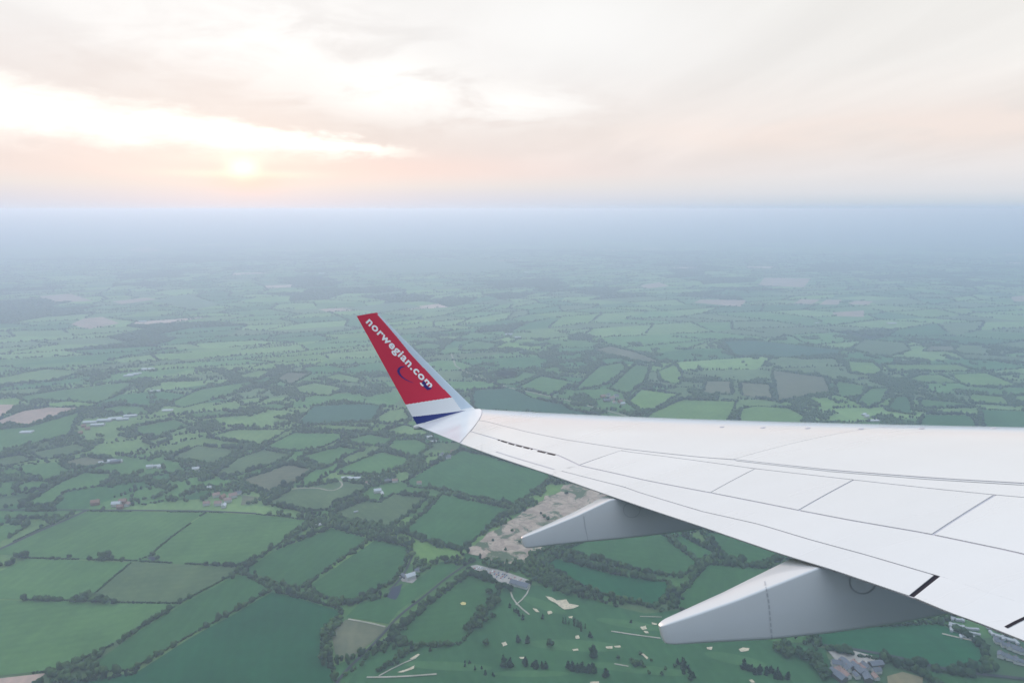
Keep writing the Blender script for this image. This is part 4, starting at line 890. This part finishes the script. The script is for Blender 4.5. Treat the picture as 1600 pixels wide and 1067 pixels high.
a0, a1 = np.array(gnd(742, 886)), np.array(gnd(818, 908)); dr = (a1-a0)/np.linalg.norm(a1-a0); nr = np.array([-dr[1], dr[0]]); ang = math.atan2(nr[1], nr[0])
for row, off in ((0, 3.0), (1, -4.0), (2, -10.5)):
    for j in range(24):
        if random.random() < .45: continue
        p = a0 + dr*(j+.5)/24*np.linalg.norm(a1-a0) + nr*off; ci = random.randrange(5)
        t = empty('parked_car', (p[0], p[1], .37), ang+random.gauss(0, .03)); tag(t, '%s car parked in the %s row beside the clubhouse' % (CN[ci], ('far', 'middle', 'near')[row]), 'car', '%s cars in the %s row' % (CN[ci], ('far', 'middle', 'near')[row]))
        c = bpy.data.objects.new('body', CB[ci]); COL.objects.link(c); c.parent = t
        for sx in (-1.3, 1.3):
            for sy in (-.8, .8): c = bpy.data.objects.new('wheel', WH); COL.objects.link(c); c.parent = t; c.location = (sx, sy, .34)
# ------------------------------------------------------------------ the wing (aircraft axes: x forward, y outboard, z up)
YAW, PIT, BANK = 0.1868, -0.1421, -0.3124
CAMA = np.array([-10.4414, 1.7691, 2.2686]); CT, KS, SW, DI, FX = 1.4848, 0.2804, 0.5221, 0.1021, 0.0022
cy_, sy_ = math.cos(YAW), math.sin(YAW); cp_, sp_ = math.cos(PIT), math.sin(PIT); cb_, sb_ = math.cos(BANK), math.sin(BANK)
ROT = np.array([[cy_,-sy_,0],[sy_,cy_,0],[0,0,1]]) @ np.array([[cp_,0,sp_],[0,1,0],[-sp_,0,cp_]]) @ np.array([[1,0,0],[0,cb_,-sb_],[0,sb_,cb_]])
def to_world(q): return (np.asarray(q, float) - CAMA) @ ROT.T + np.array([0, 0, H])
def aray(px, py): return ROT.T @ ray(px, py)
def hup(t): return 5*.11*(.2969*np.sqrt(t)-.126*t-.3516*t**2+.2843*t**3-.1036*t**4)+.06*t*(1-t)
def hlo(t): return -5*.085*(.2969*np.sqrt(t)-.126*t-.3516*t**2+.2843*t**3-.1036*t**4)+.02*t*(1-t)
def ztop(y): return DI*y + FX*y*y
# trailing edge from the photo, on the wing's own surface
YC, CC = [], []
for p in [(718,692),(780,714.5),(860,741),(940,769.5),(1020,797),(1100,823.5),(1215,863),(1300,889),(1425,931.5),(1485,956.5),(1532,973),(1600,1000)]:
    d = aray(*p); lo, hi_ = 3.0, 40.0
    for _ in range(60):
        s = (lo+hi_)/2; q_ = CAMA + d*s
        if q_[2] > ztop(q_[1]): lo = s
        else: hi_ = s
    YC.append(q_[1]); CC.append(-SW*q_[1]-q_[0])
print('TE solve', [(round(a, 2), round(b, 2), round(CT+(17-a)*KS, 2)) for a, b in zip(YC, CC)])
YC = np.array([17.2] + YC); CC = np.array([CT-.06] + CC); o_ = np.argsort(YC); YC, CC = YC[o_], CC[o_]
sl0 = (CC[1]-CC[0])/(YC[1]-YC[0])
def chord(y):
    y = np.asarray(y, float); c = np.interp(y, YC, CC); return np.where(y < YC[0], CC[0]+(y-YC[0])*sl0, np.where(y > 17.2, CC[-1]-(y-17.2)*KS, c))
def S(y, t, up=True, off=0.0):
    y = np.asarray(y, float); t = np.asarray(t, float); c = chord(y)
    return np.stack([-SW*y-t*c, y+0*t, ztop(y)+(hup(t) if up else hlo(t))*c+off], -1)
def yt(px, py):
    """(span, chord fraction) of the wing's upper surface seen at a photo pixel"""
    d = aray(px, py); best = None
    ys, ts = np.meshgrid(np.linspace(3.5, 17.3, 140), np.linspace(.06, 1.0, 95), indexing='ij')
    for it in range(4):
        Q = S(ys, ts) - CAMA; Q /= np.linalg.norm(Q, axis=-1, keepdims=True); e = 1-(Q @ d); k = np.unravel_index(np.argmin(e), e.shape)
        y0, t0 = ys[k], ts[k]; wy, wt_ = (.25, .03) if it == 0 else (wy/6, wt_/6)
        ys, ts = np.meshgrid(np.linspace(y0-wy, y0+wy, 25), np.clip(np.linspace(t0-wt_, t0+wt_, 25), .001, 1.0), indexing='ij')
    return float(y0), float(t0)
ROOT = empty('aircraft_wing'); tag(ROOT, 'white airliner wing with upturned red winglet banking over green fields', 'aircraft wing')
mw = Vector(to_world((-SW*5-2, 5, ztop(5)))); ROOT.location = mw
RL = np.array(mw)
def wmesh(name, Va, faces, m, parent=None, smooth=True, midx=None):
    return mesh_np(name, to_world(np.asarray(Va).reshape(-1, 3))-RL, faces, m, parent or ROOT, smooth, midx)
def paint(name, c, rough=0.32, dirt=0.04, coat=0.3, metal=0.0):
    m, q, b = mat(name, c, rough, metal, 0.5, coat)
    b.inputs['Coat Roughness'].default_value = 0.07
    ge = q.n('ShaderNodeTexCoord').outputs['Object']
    mp = q.n('ShaderNodeMapping'); mp.inputs['Scale'].default_value = (0.5, 2.6, 1.0); mp.inputs['Rotation'].default_value = (0, 0, YAW+1.57); q.put(mp.inputs['Vector'], ge)
    n1 = q.noise(mp.outputs[0], 0.7, 3, 0.5); n2 = q.noise(ge, 5.0, 2, 0.5)
    f = q.m('ADD', q.m('MULTIPLY', n1, .75), q.m('MULTIPLY', n2, .25)); k = q.lin(f, .35, .65, 1-dirt, 1+dirt*.4)
    cc = q.n('ShaderNodeCombineColor')
    for j in range(3): q.put(cc.inputs[j], k)
    orn = q.lin(q.n('ShaderNodeObjectInfo').outputs['Random'], 0, 1, .955, 1.02)
    q.put(b.inputs['Base Color'], q.mix(1.0, q.mix(1.0, tuple(c), cc.outputs[0], 'MULTIPLY'), q.ramp(orn, [(.955, (.955, .955, .955)), (1.0, (1, 1, 1))]), 'MULTIPLY'))
    q.put(b.inputs['Roughness'], q.lin(n1, .3, .7, rough*.8, rough*1.3)); return m
M_WHITE = paint('pale_wing_paint', (0.59, 0.59, 0.592), .3, .03, 1.0); M_GREY = paint('pale_grey_paint', (0.56, 0.57, 0.58), .35, .04, .5)
M_SEAM = mat('dark_gap_sealant', (0.50, 0.48, 0.51), .9)[0]; M_FAINT = mat('faint_seam', (0.40, 0.41, 0.43), .8)[0]; M_DARKGAP = mat('dark_gap', (0.012, 0.011, 0.02), .8)[0]
M_METAL = paint('polished_leading_edge', (0.70, 0.71, 0.73), .28, .04, .0, .75)
M_RED = paint('red_winglet_paint', (0.58, 0.005, 0.045), .35, .03); M_BLUE = paint('blue_winglet_paint', (0.005, 0.02, 0.17), .35, .03)
M_WLW = paint('white_winglet_paint', (0.74, 0.74, 0.75)); M_LEDGE = paint('pale_blue_grey_edge', (0.50, 0.58, 0.66), .3, .03); M_LET = mat('white_letter_film', (0.85, 0.84, 0.84), .4)[0]; M_NAVY = mat('navy_emblem_film', (0.035, 0.02, 0.16), .4)[0]
JL, JT, YR = 17.33, YC[YC < 17].max(), 2.2
def yend(t): return JL + (JT-JL)*np.asarray(t)
tt = np.concatenate([[0, .002, .006, .012, .02, .03, .045, .06, .08, .1], np.linspace(.13, 1, 30)]); nt_ = len(tt); ns = 60
aa = np.linspace(0, 1, ns)
A, T = np.meshgrid(aa, tt, indexing='ij'); YY = YR + (yend(T)-YR)*A
def grid_faces(n, m, flip=False):
    i, j = np.meshgrid(np.arange(n-1), np.arange(m-1), indexing='ij'); a = (i*m+j).ravel()
    f = np.stack([a, a+1, a+m+1, a+m], 1); return f[:, ::-1] if flip else f
def grid(name, P, m, parent=None, flip=False, midx=None): return wmesh(name, P, grid_faces(P.shape[0], P.shape[1], flip), m, parent, True, midx)
up = S(YY, T, True, -0.005); lo_ = S(YY, T, False)
lo_[:, 0] = up[:, 0]; lo_[:, -1] = up[:, -1] - np.array([0, 0, .005])
BOX = grid('wing_box', up, M_SEAM); grid('lower_skin', lo_, M_GREY, flip=True)
def edge(pts):
    q_ = np.array([yt(*p) for p in pts]); return q_[np.argsort(q_[:, 0])]
L1 = edge([(760,658.5),(825,675),(882,686.5),(975,701),(1100,714.5),(1150,718),(1300,734.5),(1450,746),(1600,755)])
L2 = edge([(970,704),(1040,713),(1100,721),(1180,732),(1334,749.5),(1555,773),(1600,777)])
L3 = edge([(752,679),(790,690),(832,701),(870,710.5),(905,727),(950,737),(1012,751),(1109,769.5),(1247,797),(1456,835),(1600,866)])
L4 = edge([(865,732.5),(900,741),(975,760),(1000,769),(1100,799),(1187,818.5),(1337,861.5),(1466,899)])
LT = edge([(775,705.5),(810,716.5),(866,732)])
print('L1', np.round(L1, 2).tolist()); print('L2', np.round(L2, 2).tolist()); print('L3', np.round(L3, 2).tolist()); print('L4', np.round(L4, 2).tolist()); print('LT', np.round(LT, 2).tolist())
def fn(E):
    E = np.array(E)
    def f(y):
        y = np.asarray(y, float); v = np.interp(y, E[:, 0], E[:, 1])
        s0 = (E[1, 1]-E[0, 1])/(E[1, 0]-E[0, 0]+1e-9); return np.where(y < E[0, 0], E[0, 1]+(y-E[0, 0])*np.clip(s0, -.05, .05), v)
    return f
f1, f2, f3, f4, fT = fn(L1), fn(L2), fn(L3), fn(L4), fn(LT)
def panel(name, fa, ya, fb, yb, m=None, ga=.003, gs=.003, nu_=40, nv_=14, parent=None, lift=0.001, gb=None):
    """skin panel between front line fa (span ya0..ya1) and rear line fb (span yb0..yb1), gaps in metres left all round"""
    gb = ga if gb is None else gb
    s = np.linspace(0, 1, nu_); Pa = np.stack([ya[0]+(ya[1]-ya[0])*s]*1, 1)[:, 0]; Pb = yb[0]+(yb[1]-yb[0])*s
    Pa = Pa + (gs if ya[1] > ya[0] else -gs)*(1-2*s); Pb = Pb + gs*(1-2*s)
    ta = fa(Pa) + ga/chord(Pa); tb = fb(Pb) - gb/chord(Pb)
    v = np.linspace(0, 1, nv_)[None]; Yg = Pa[:, None]*(1-v)+Pb[:, None]*v; Tg = np.clip(ta[:, None]*(1-v)+tb[:, None]*v, 0, 1)
    P = S(Yg, Tg, True, lift); n, k = P.shape[:2]
    rim = [(i, 0) for i in range(n)] + [(n-1, j) for j in range(1, k)] + [(i, k-1) for i in range(n-2, -1, -1)] + [(0, j) for j in range(k-2, 0, -1)]
    V = P.reshape(-1, 3).tolist(); b0 = len(V)
    for (i, j) in rim: V.append((P[i, j]-np.array([0, 0, .005])).tolist())
    Fc = [tuple(f) for f in grid_faces(n, k)]; R_ = len(rim)
    for q_ in range(R_):
        a = rim[q_][0]*k+rim[q_][1]; b_ = rim[(q_+1) % R_][0]*k+rim[(q_+1) % R_][1]; Fc.append((a, b_, b0+(q_+1) % R_, b0+q_))
    o = wmesh(name, V, Fc, m or M_WHITE, parent, True)
    try:
        mod = o.modifiers.new('edge', 'EDGE_SPLIT'); mod.split_angle = math.radians(40)
    except Exception: pass
    return o
Y = lambda px, py: yt(px, py)[0]
c0 = lambda t: (lambda y: np.full_like(np.asarray(y, float), t))
# slats: three visible segments split by slanted joints
ysa, ysb = Y(1337, 676.5), Y(1146, 717.5)
JL1 = float(yend(f1(16.0))) - .015
panel('slat', c0(0.0), (YR, ysa), f1, (YR, ysb), ga=0.0, gb=.012, gs=.004, nv_=22)
panel('slat', c0(0.0), (ysa, JL-.012), f1, (ysb, JL1), ga=0.0, gb=.007, gs=.004, nv_=22)
# metal nose under the slats' front edge
tn = np.array([0, .002, .006, .012, .02, .03, .05]); An, Tn = np.meshgrid(aa, tn, indexing='ij'); Yn = YR + (JL-YR)*An
lowern = S(Yn, Tn, False, -.006); lowern[:, 0] = S(Yn[:, 0], Tn[:, 0], True, .003); grid('lower_leading_edge', lowern, M_METAL, flip=True)
# span stations of the cross joints: (front line, rear line)
yA = (Y(970, 704), Y(905, 727)); yA2 = Y(862, 741.5)
s1 = (Y(1180, 732), Y(1109, 769.5)); s2 = (Y(1334, 749.5), Y(1247, 797)); s3 = (Y(1555, 773), Y(1456, 835))
yg = (Y(1466, 899.5), Y(1426, 931.5))
t3e = float(f3(14.8)); yj3 = float(yend(t3e))-.015
panel('upper_skin', f1, (YR, yA[0]), f2, (YR, yA[0]), ga=.012, gb=.006, nv_=6)
panel('upper_skin', f1, (yA[0], JL1), f3, (yA[1]+.02, yj3), ga=.007, gb=.012)
for (a, b_, gs) in ((s1, yA, .005), (s2, s1, .008), (s3, s2, .010), ((YR, YR), s3, .012)):
    panel('spoiler', f2, (a[0], b_[0]), f3, (a[1], b_[1]), ga=.006, gb=.010, gs=gs)
# aileron with its tab, and the fixed tip corner
yt_in = Y(867, 733); yt_out = Y(775, 705.5); yt3 = Y(752, 679)
ail = panel('aileron', f3, (yA[1], yt3), c0(1.0), (yA2, float(yt_out)+.35), ga=.010, gb=0, gs=.007)
panel('wing_tip', f3, (yt3, yj3), c0(1.0), (float(yt_out)+.35, JT-.01), ga=.004, gb=0, gs=.003)
# flaps: forward panel, rear panel, and the inboard flap beyond the dark gap
panel('flap', f3, (YR, yA[1]), f4, (YR, Y(867, 733.5)), ga=.008, gb=.0, gs=.006, nu_=60)
panel('flap', f4, (yg[0], Y(867, 733.5)), c0(1.0), (yg[1], yA2), ga=.011, gb=0, gs=.024)
panel('inboard_flap', f4, (YR, yg[0]), c0(1.0), (YR, yg[1]), ga=.0005, gb=0, gs=.012)
# ---- decals: thin films laid on the finished surfaces
def bvh(objs):
    vs, fs = [], []
    for o in objs:
        b0 = len(vs); vs += [Vector(np.array(v.co)+RL) for v in o.data.vertices]; fs += [tuple(i+b0 for i in p.vertices) for p in o.data.polygons]
    return BVHTree.FromPolygons(vs, fs)
def lay(B, px, py, off=.003):
    h_ = B.ray_cast(Vector((0, 0, H)), Vector(ray(px, py)), 60)
    if h_[0] is None: return None
    n = h_[1] if h_[1].dot(Vector(ray(px, py))) < 0 else -h_[1]
    return np.array(h_[0] + n*off), np.array(n)
def strip(name, B, pts, wd, m, parent=None, off=.003, dash=None, step=1.5):
    P = np.array(pts, float); s = np.concatenate([[0], np.cumsum(np.linalg.norm(np.diff(P, axis=0), axis=1))]); k = max(2, int(s[-1]/step))
    q_ = np.linspace(0, s[-1], k+1); L = [lay(B, np.interp(a, s, P[:, 0]), np.interp(a, s, P[:, 1]), off) for a in q_]
    V, Fc = [], []
    for i in range(k):
        if L[i] is None or L[i+1] is None or (dash and (i % dash[1]) >= dash[0]): continue
        a, b_ = L[i][0], L[i+1][0]
        if np.linalg.norm(a-b_) > .6: continue
        sd = np.cross(b_-a, L[i][1]); sd = sd/(np.linalg.norm(sd)+1e-9)*wd/2; o0 = len(V)
        V += [a-sd, a+sd, b_+sd, b_-sd]; Fc.append((o0, o0+1, o0+2, o0+3))
    if not V: return None
    return mesh_np(name, np.array(V)-RL, Fc, m, parent or ROOT)
TOPS = [o for o in ROOT.children if o.name.split('.')[0] in ('slat', 'upper_skin', 'spoiler', 'aileron', 'wing_tip', 'flap', 'inboard_flap')]
BT = bvh(TOPS)
strip('hinge_gap', BT, [(760,681.5),(778,687),(800,694),(832,702)], .03, M_DARKGAP, ail, dash=(4, 5), step=2.4)
strip('hinge_gap', BT, [(840,704.5),(870,711.5)], .03, M_DARKGAP, ail, dash=(5, 6), step=2.4)
strip('tab_seam', BT, [(775,705.5),(810,716.5),(866,733)], .012, M_SEAM, ail)
BB = bvh([BOX])
strip('flap_end_gap', BB, [(1468,899.5),(1447,916),(1426,932)], .10, M_DARKGAP, None, .002)
strip('flap_end_gap', BT, [(1604,964),(1587,972),(1572,980)], .022, M_DARKGAP, None, .002)
strip('slat_seam', BT, [(1375,667.6),(1480,667.2),(1600,667.4)], .012, M_SEAM)
strip('sealant_line', BT, [(1150,719),(1300,736),(1450,748),(1600,757)], .022, M_GREY)
for px, py in ((1128,667),(1192,668),(1262,669),(1345,670),(1440,669.5),(1553,669)):
    L = lay(BT, px, py, .001)
    if L is None: continue
    p, n = L; u_ = np.cross(n, (0, 0, 1)); u_ /= np.linalg.norm(u_); v_ = np.cross(n, u_)
    V = [p+(u_*math.cos(k*.785)+v_*math.sin(k*.785))*.035 for k in range(8)] + [p+n*.006+(u_*math.cos(k*.785)+v_*math.sin(k*.785))*.022 for k in range(8)]
    mesh_np('slat_fastener', np.array(V)-RL, [(k, (k+1) % 8, 8+(k+1) % 8, 8+k) for k in range(8)] + [tuple(range(8, 16))], M_SEAM, ROOT)
# ---- flap track fairings
def plane_hit(px, py, yv):
    d = aray(px, py); s = (yv-CAMA[1])/d[1]; q_ = CAMA+d*s; return q_[0], q_[2]
def fairing(ridgeL, ridgeR, bottom, label):
    ya = yt(*ridgeL[-1])[0]; yb = yt(*ridgeR[-1])[0]; yf = (ya+yb)/2; hw = abs(ya-yb)/2*1.02
    ytail = yf
    def prof(pts, f):
        return np.array([plane_hit(p[0], p[1], f(k/(len(pts)-1))) for k, p in enumerate(pts)])
    R_ = prof(ridgeR, lambda s: ytail-.03-(hw-.03)*s); Bt = prof(bottom, lambda s: ytail-.02-(hw*.55)*min(1, s*1.5)); Lf = prof(ridgeL, lambda s: ytail+.03+(hw-.03)*s)
    print('fairing', yf, hw, np.round(R_, 2).tolist(), np.round(Bt, 2).tolist(), np.round(Lf, 2).tolist())
    x0 = min(R_[0, 0], Bt[0, 0]); xe = R_[-1, 0]; xm = Bt[-1, 0]+.35
    xs = np.concatenate([x0+np.array([0, .012, .035, .07, .12]), np.linspace(x0+.2, xe, 22), np.linspace(xe+.05, xm+1.2, 12)])
    so = lambda A_: A_[np.argsort(A_[:, 0])]
    R2, B2 = so(R_), so(Bt); rings = []
    for x in xs:
        zt = np.interp(x, R2[:, 0], R2[:, 1]); zb = np.interp(x, B2[:, 0], B2[:, 1])
        t_ = np.clip((-SW*yf-x)/float(chord(yf)), .25, 1)
        wing_low = float(S(yf, t_, False)[2])
        if x > xe: zt = max(zt, wing_low+.03); zt = min(zt, wing_low+.03)
        f = np.clip((x-x0)/(xe-x0), 0, 1); ww = .05+(hw-.05)*min(1, f*1.0)**.85
        if x > B2[-1, 0]: zb = B2[-1, 1]+(x-B2[-1, 0])*.12
        for yq in (yf-hw, yf, yf+hw):
            tq = (-SW*yq-x)/float(chord(yq))
            if tq < 1.02: zt = min(zt, float(S(yq, min(1.0, max(tq, .2)), False)[2])-.016)
        zb = min(zb, zt-.03)
        e = np.clip((x-x0)/.08, 0, 1); rnd = math.sqrt(max(0.0, 1-(1-e)**2)) if e < 1 else 1.0
        zc = (zt+zb)/2; hz_ = (zt-zb)/2*(.72+.28*rnd); w2 = ww*(.45+.55*rnd)
        r = min(w2*.2, .016, hz_*.4); ring = []
        zt2, zb2 = zc+hz_, zc-hz_; wbm = w2*.86
        def corner(cx_, cz_, a0_, a1_, rx, rz_):
            for q_ in range(5):
                a = math.radians(a0_+(a1_-a0_)*q_/4); ring.append((x, yf+cx_+rx*math.cos(a), cz_+rz_*math.sin(a)))
        rb = min(wbm*.35, .03, hz_*.3)
        corner(w2-r, zt2-r, 0, 90, r, r); corner(-w2+r, zt2-r, 90, 180, r, r); corner(-wbm+rb*.9, zb2+rb, 180, 270, rb, rb); corner(wbm-rb*.9, zb2+rb, 270, 360, rb, rb)
        rings.append(ring)
    P = np.array(rings); n, k = P.shape[:2]; P2 = np.concatenate([P, P[:, :1]], 1); V = P2.reshape(-1, 3)
    Fc = [tuple(f) for f in grid_faces(n, k+1, True)]; c0_ = len(V); V = np.concatenate([V, [P[0].mean(0), P[-1].mean(0)]])
    Fc += [(c0_, j, j+1) for j in range(k)] + [(c0_+1, (n-1)*(k+1)+j+1, (n-1)*(k+1)+j) for j in range(k)]
    o = wmesh('flap_track_fairing', V, Fc, M_GREY); o['label'] = label
    mo = o.modifiers.new('edge', 'EDGE_SPLIT'); mo.split_angle = math.radians(35)
    return o
fa1 = fairing([(817,835),(875,800),(934,770)], [(820,837),(900,805),(960,777.5)], [(817,853),(821,857),(917,846.5),(1025,835.5),(1098,826)], 'smaller outboard flap track fairing')
fa2 = fairing([(1034,973),(1112,921),(1176,891),(1214,864)], [(1037,974),(1150,936),(1277,887)], [(1036,999),(1042,1009),(1206,998),(1394,974),(1484,957)], 'larger inboard flap track fairing')
for fo, ring_c, rad, seam in ((fa1, (987, 796), 13, [(912,806),(914,822),(919,845)]), (fa2, (1348, 908), 20.5, [(1195,908),(1201,940),(1206,997)])):
    B = bvh([fo])
    strip('access_panel_ring', B, [(ring_c[0]+rad*math.cos(a), ring_c[1]+rad*math.sin(a)*.92) for a in np.linspace(0, 6.4, 40)], .010 if fo is fa2 else .006, M_FAINT, fo, .003)
    strip('fairing_seam', B, seam, .010 if fo is fa2 else .006, M_FAINT, fo, .003, dash=(2, 3) if fo is fa2 else None, step=3)
# ---- winglet
JLE = S(JL, .001); 
dirs = np.array([-1.9794, .4584, 2.6156]); TIPL = S(17.0, 0.0)+dirs; TIPT = TIPL+np.array([-.452, 0, 0])
nv_, nu_ = 280, 90
u_ = 1-np.cos(np.linspace(0, math.pi/2, nu_)) ; u_ = u_*.5+np.linspace(0, 1, nu_)*.5
Jc = S(yend(u_), u_, True, .004); BLE = Jc[0]+np.array([-.03, .05, .012]); BTE = S(17.2, 1.0)+np.array([0, .1, -.07])
Bc = BLE[None]*(1-u_[:, None])+BTE[None]*u_[:, None]
Tc = TIPL[None]*(1-u_[:, None])+TIPT[None]*u_[:, None]
spanv = S(17.3, .5)-S(16.3, .5); spanv /= np.linalg.norm(spanv)
mid = []
nlow = 30
for k in range(nlow): f = k/nlow; mid.append(Jc*(1-f)+Bc*f)
vs = np.linspace(0, 1, nv_-nlow); K = Bc + spanv[None]*(.10*(1-u_)+.10)[:, None] + (Tc-Bc)*.04
for v in vs: mid.append((1-v)**2*Bc + 2*v*(1-v)*(K*(1-v)+(Bc*.5+Tc*.5)*v) + v*v*Tc)
mid = np.array(mid)
du_ = np.gradient(mid, axis=1); dv_ = np.gradient(mid, axis=0); nn = np.cross(du_, dv_); nn /= np.linalg.norm(nn, axis=2, keepdims=True)+1e-12
if (nn[nv_//2, nu_//2] @ (CAMA-mid[nv_//2, nu_//2])) < 0: nn = -nn
for _ in range(6): nn[1:-1] = (nn[:-2]+nn[1:-1]*2+nn[2:])/4
nn /= np.linalg.norm(nn, axis=2, keepdims=True)
cl = np.linalg.norm(mid[:, -1]-mid[:, 0], axis=1)[:, None, None]
thk = (5*.08*(.2969*np.sqrt(u_)-.126*u_-.3516*u_**2+.2843*u_**3-.1036*u_**4))[None, :, None]*np.minimum(cl, 1.5)
fade = np.clip(np.arange(nv_)/nlow, 0, 1)[:, None, None]
face = mid + nn*thk*fade; back = mid - nn*(thk*.8 + .0)*np.maximum(fade, .0) - (1-fade)*nn*.03
back[:, 0] = face[:, 0]; back[:, -1] = face[:, -1]
VV = np.concatenate([np.zeros(nlow), vs])[:, None]; lowf = np.concatenate([np.arange(nlow)/nlow, np.ones(nv_-nlow)])[:, None]
UU = u_[None]*np.ones((nv_, 1))
um = (UU[:-1, :-1]+UU[1:, 1:])/2
ax_ = Tc-Bc; HF = np.einsum('vuk,uk->vu', mid-Bc[None], ax_)/np.einsum('uk,uk->u', ax_, ax_)[None]
vm = (HF[:-1, :-1]+HF[1:, 1:])/2*(lowf[:-1] >= .99)
lm = lowf[:-1]*np.ones_like(um)
vred = .145 + .05*um; strip_ = np.interp(vm, [0, .13, .6, 1], [.22, .17, .19, .06])
mi = np.zeros(um.shape, int)
mi[(vm > vred) & (um > strip_)] = 1
mi[(vm > vred*.2) & (um <= strip_)] = 3
mi[(vm <= .085*um) & (vm > .012) & (lm > .99)] = 2
mi[vm > .985] = 1
o = grid('winglet', face, [M_WLW, M_RED, M_BLUE, M_LEDGE], midx=mi.ravel()); WL = o
bk = wmesh('outer_face', back, grid_faces(nv_, nu_, True), M_WHITE, WL)
tipc = np.concatenate([face[-1], back[-1][::-1]]); wmesh('tip_cap', tipc, [tuple(range(len(tipc)))], M_RED, WL)
BW = bvh([WL])
def film(name, polys2, m, off=.004):
    """triangulated outlines given in photo pixels, laid on the winglet face"""
    from mathutils.geometry import tessellate_polygon
    V, Fc = [], []
    for pts in polys2:
        tr = tessellate_polygon([[Vector((x, y, 0)) for x, y in pts]]); L = [lay(BW, x, y, off) for x, y in pts]
        if any(l is None for l in L): continue
        b0 = len(V); V += [l[0] for l in L]; Fc += [tuple(i+b0 for i in t) for t in tr]
    if V: return mesh_np(name, np.array(V)-RL, Fc, m, WL)
def lettering(text, a, b_, height):
    cu = bpy.data.curves.new('lettering', 'FONT'); cu.body = text; cu.offset = .03; cu.space_character = 1.12; cu.resolution_u = 4
    to = bpy.data.objects.new('lettering', cu); COL.objects.link(to); dg = bpy.context.evaluated_depsgraph_get(); me = to.evaluated_get(dg).to_mesh()
    vs_ = np.array([v.co[:2] for v in me.vertices]); fs_ = [tuple(p.vertices) for p in me.polygons]; to.to_mesh_clear(); bpy.data.objects.remove(to)
    xm0, xm1 = vs_[:, 0].min(), vs_[:, 0].max(); ex = (np.array(b_)-np.array(a)); Lp = np.linalg.norm(ex); ex = ex/Lp; ey = np.array([ex[1], -ex[0]])
    xh = .50
    V, okv = [], True
    for x, y in vs_:
        p = np.array(a)+ex*(x-xm0)/(xm1-xm0)*Lp+ey*y/xh*height; l = lay(BW, p[0], p[1], .005)
        if l is None: V.append(None)
        else: V.append(l[0])
    fs_ = [f for f in fs_ if all(V[i] is not None for i in f)]; V = [v if v is not None else np.zeros(3) for v in V]
    return mesh_np('lettering', np.array(V)-RL, fs_, M_LET, WL)
lettering('norwegian.com', (571.5, 503.5), (671, 607.5), 8.2)
def arc(cx_, cy__, rx, ry, a0_, a1_, wmax, rot_=0, n=22):
    o1, i1 = [], []
    for k in range(n+1):
        f = k/n; a = math.radians(a0_+(a1_-a0_)*f); wv = wmax*math.sin(math.pi*min(1, f*1.0+.02))**.8 if 0 < f < 1 else .02
        for Lst, s in ((o1, 1), (i1, -1)):
            x = (rx+s*wv/2)*math.cos(a); y = (ry+s*wv/2)*math.sin(a); Lst.append((cx_+x*math.cos(rot_)-y*math.sin(rot_), cy__+x*math.sin(rot_)+y*math.cos(rot_)))
    return [o1[k:k+2]+i1[k:k+2][::-1] for k in range(n)]
crescent = []
cl_ = [(633,572.5,.4),(626.5,573.5,2.6),(622.5,577.5,4.2),(623,582.5,3.6),(627,588,2.4),(633,592.5,1.6),(640,596,.9),(646,598,.4)]
for (x0, y0, w0), (x1, y1, w1) in zip(cl_[:-1], cl_[1:]):
    dx, dy = x1-x0, y1-y0; L_ = math.hypot(dx, dy); nx, ny = -dy/L_, dx/L_
    crescent.append([(x0+nx*w0/2, y0+ny*w0/2), (x0-nx*w0/2, y0-ny*w0/2), (x1-nx*w1/2, y1-ny*w1/2), (x1+nx*w1/2, y1+ny*w1/2)])
film('emblem', crescent, M_NAVY)
film('emblem', [[(661,594.5),(664,596),(666,601),(670.5,605),(675,605.5),(673,608),(668,609.5),(664,606),(659.5,602),(659,599.5)]], M_NAVY, .007)
film('emblem_highlight', [[(656,598),(658,597.5),(660,600.5),(662.5,602.5),(660,603.5),(657,601)]], M_LET, .008)
# small position light at the trailing corner of the tip
pc = to_world(BTE); fwv = to_world((1, 0, 0))-to_world((0, 0, 0)); V, Fc = [], []
upv = to_world((0, 0, 1))-to_world((0, 0, 0)); yv_ = to_world((0, 1, 0))-to_world((0, 0, 0))
for i, (sx, rad) in enumerate(((-.10, .012), (-.085, .03), (0, .04), (.16, .045))):
    for k in range(10): V.append(pc+fwv*sx+(yv_*math.cos(k*.628)+upv*math.sin(k*.628)*1.6)*rad+upv*-.02)
for i in range(3):
    for k in range(10): Fc.append((i*10+k, i*10+(k+1) % 10, (i+1)*10+(k+1) % 10, (i+1)*10+k))
Fc += [tuple(range(10))[::-1], tuple(range(30, 40))]
mesh_np('tail_light_housing', np.array(V)-RL, Fc, M_WHITE, WL, True)
# ------------------------------------------------------------------ air: one box of thin haze
HZ = 61500.0
V = [(x, y, z) for z in (-2.0, H+6.0) for y in (-HZ, HZ) for x in (-HZ, HZ)]
hz = mesh_np('haze', V, [(0, 2, 3, 1), (4, 5, 7, 6), (0, 1, 5, 4), (2, 6, 7, 3), (0, 4, 6, 2), (1, 3, 7, 5)], [])
mh = bpy.data.materials.new('thin_haze'); mh.use_nodes = True; nt = mh.node_tree; nt.nodes.clear()
pvn = nt.nodes.new('ShaderNodeVolumePrincipled'); pvn.inputs['Color'].default_value = (0.66, 0.80, 0.985, 1)
pvn.inputs['Density'].default_value = 2.1e-4; pvn.inputs['Anisotropy'].default_value = 0.38
om = nt.nodes.new('ShaderNodeOutputMaterial'); nt.links.new(pvn.outputs[0], om.inputs['Volume'])
hz.data.materials.append(mh); tag(hz, 'pale blue haze lying over the countryside', 'haze', kind='stuff')
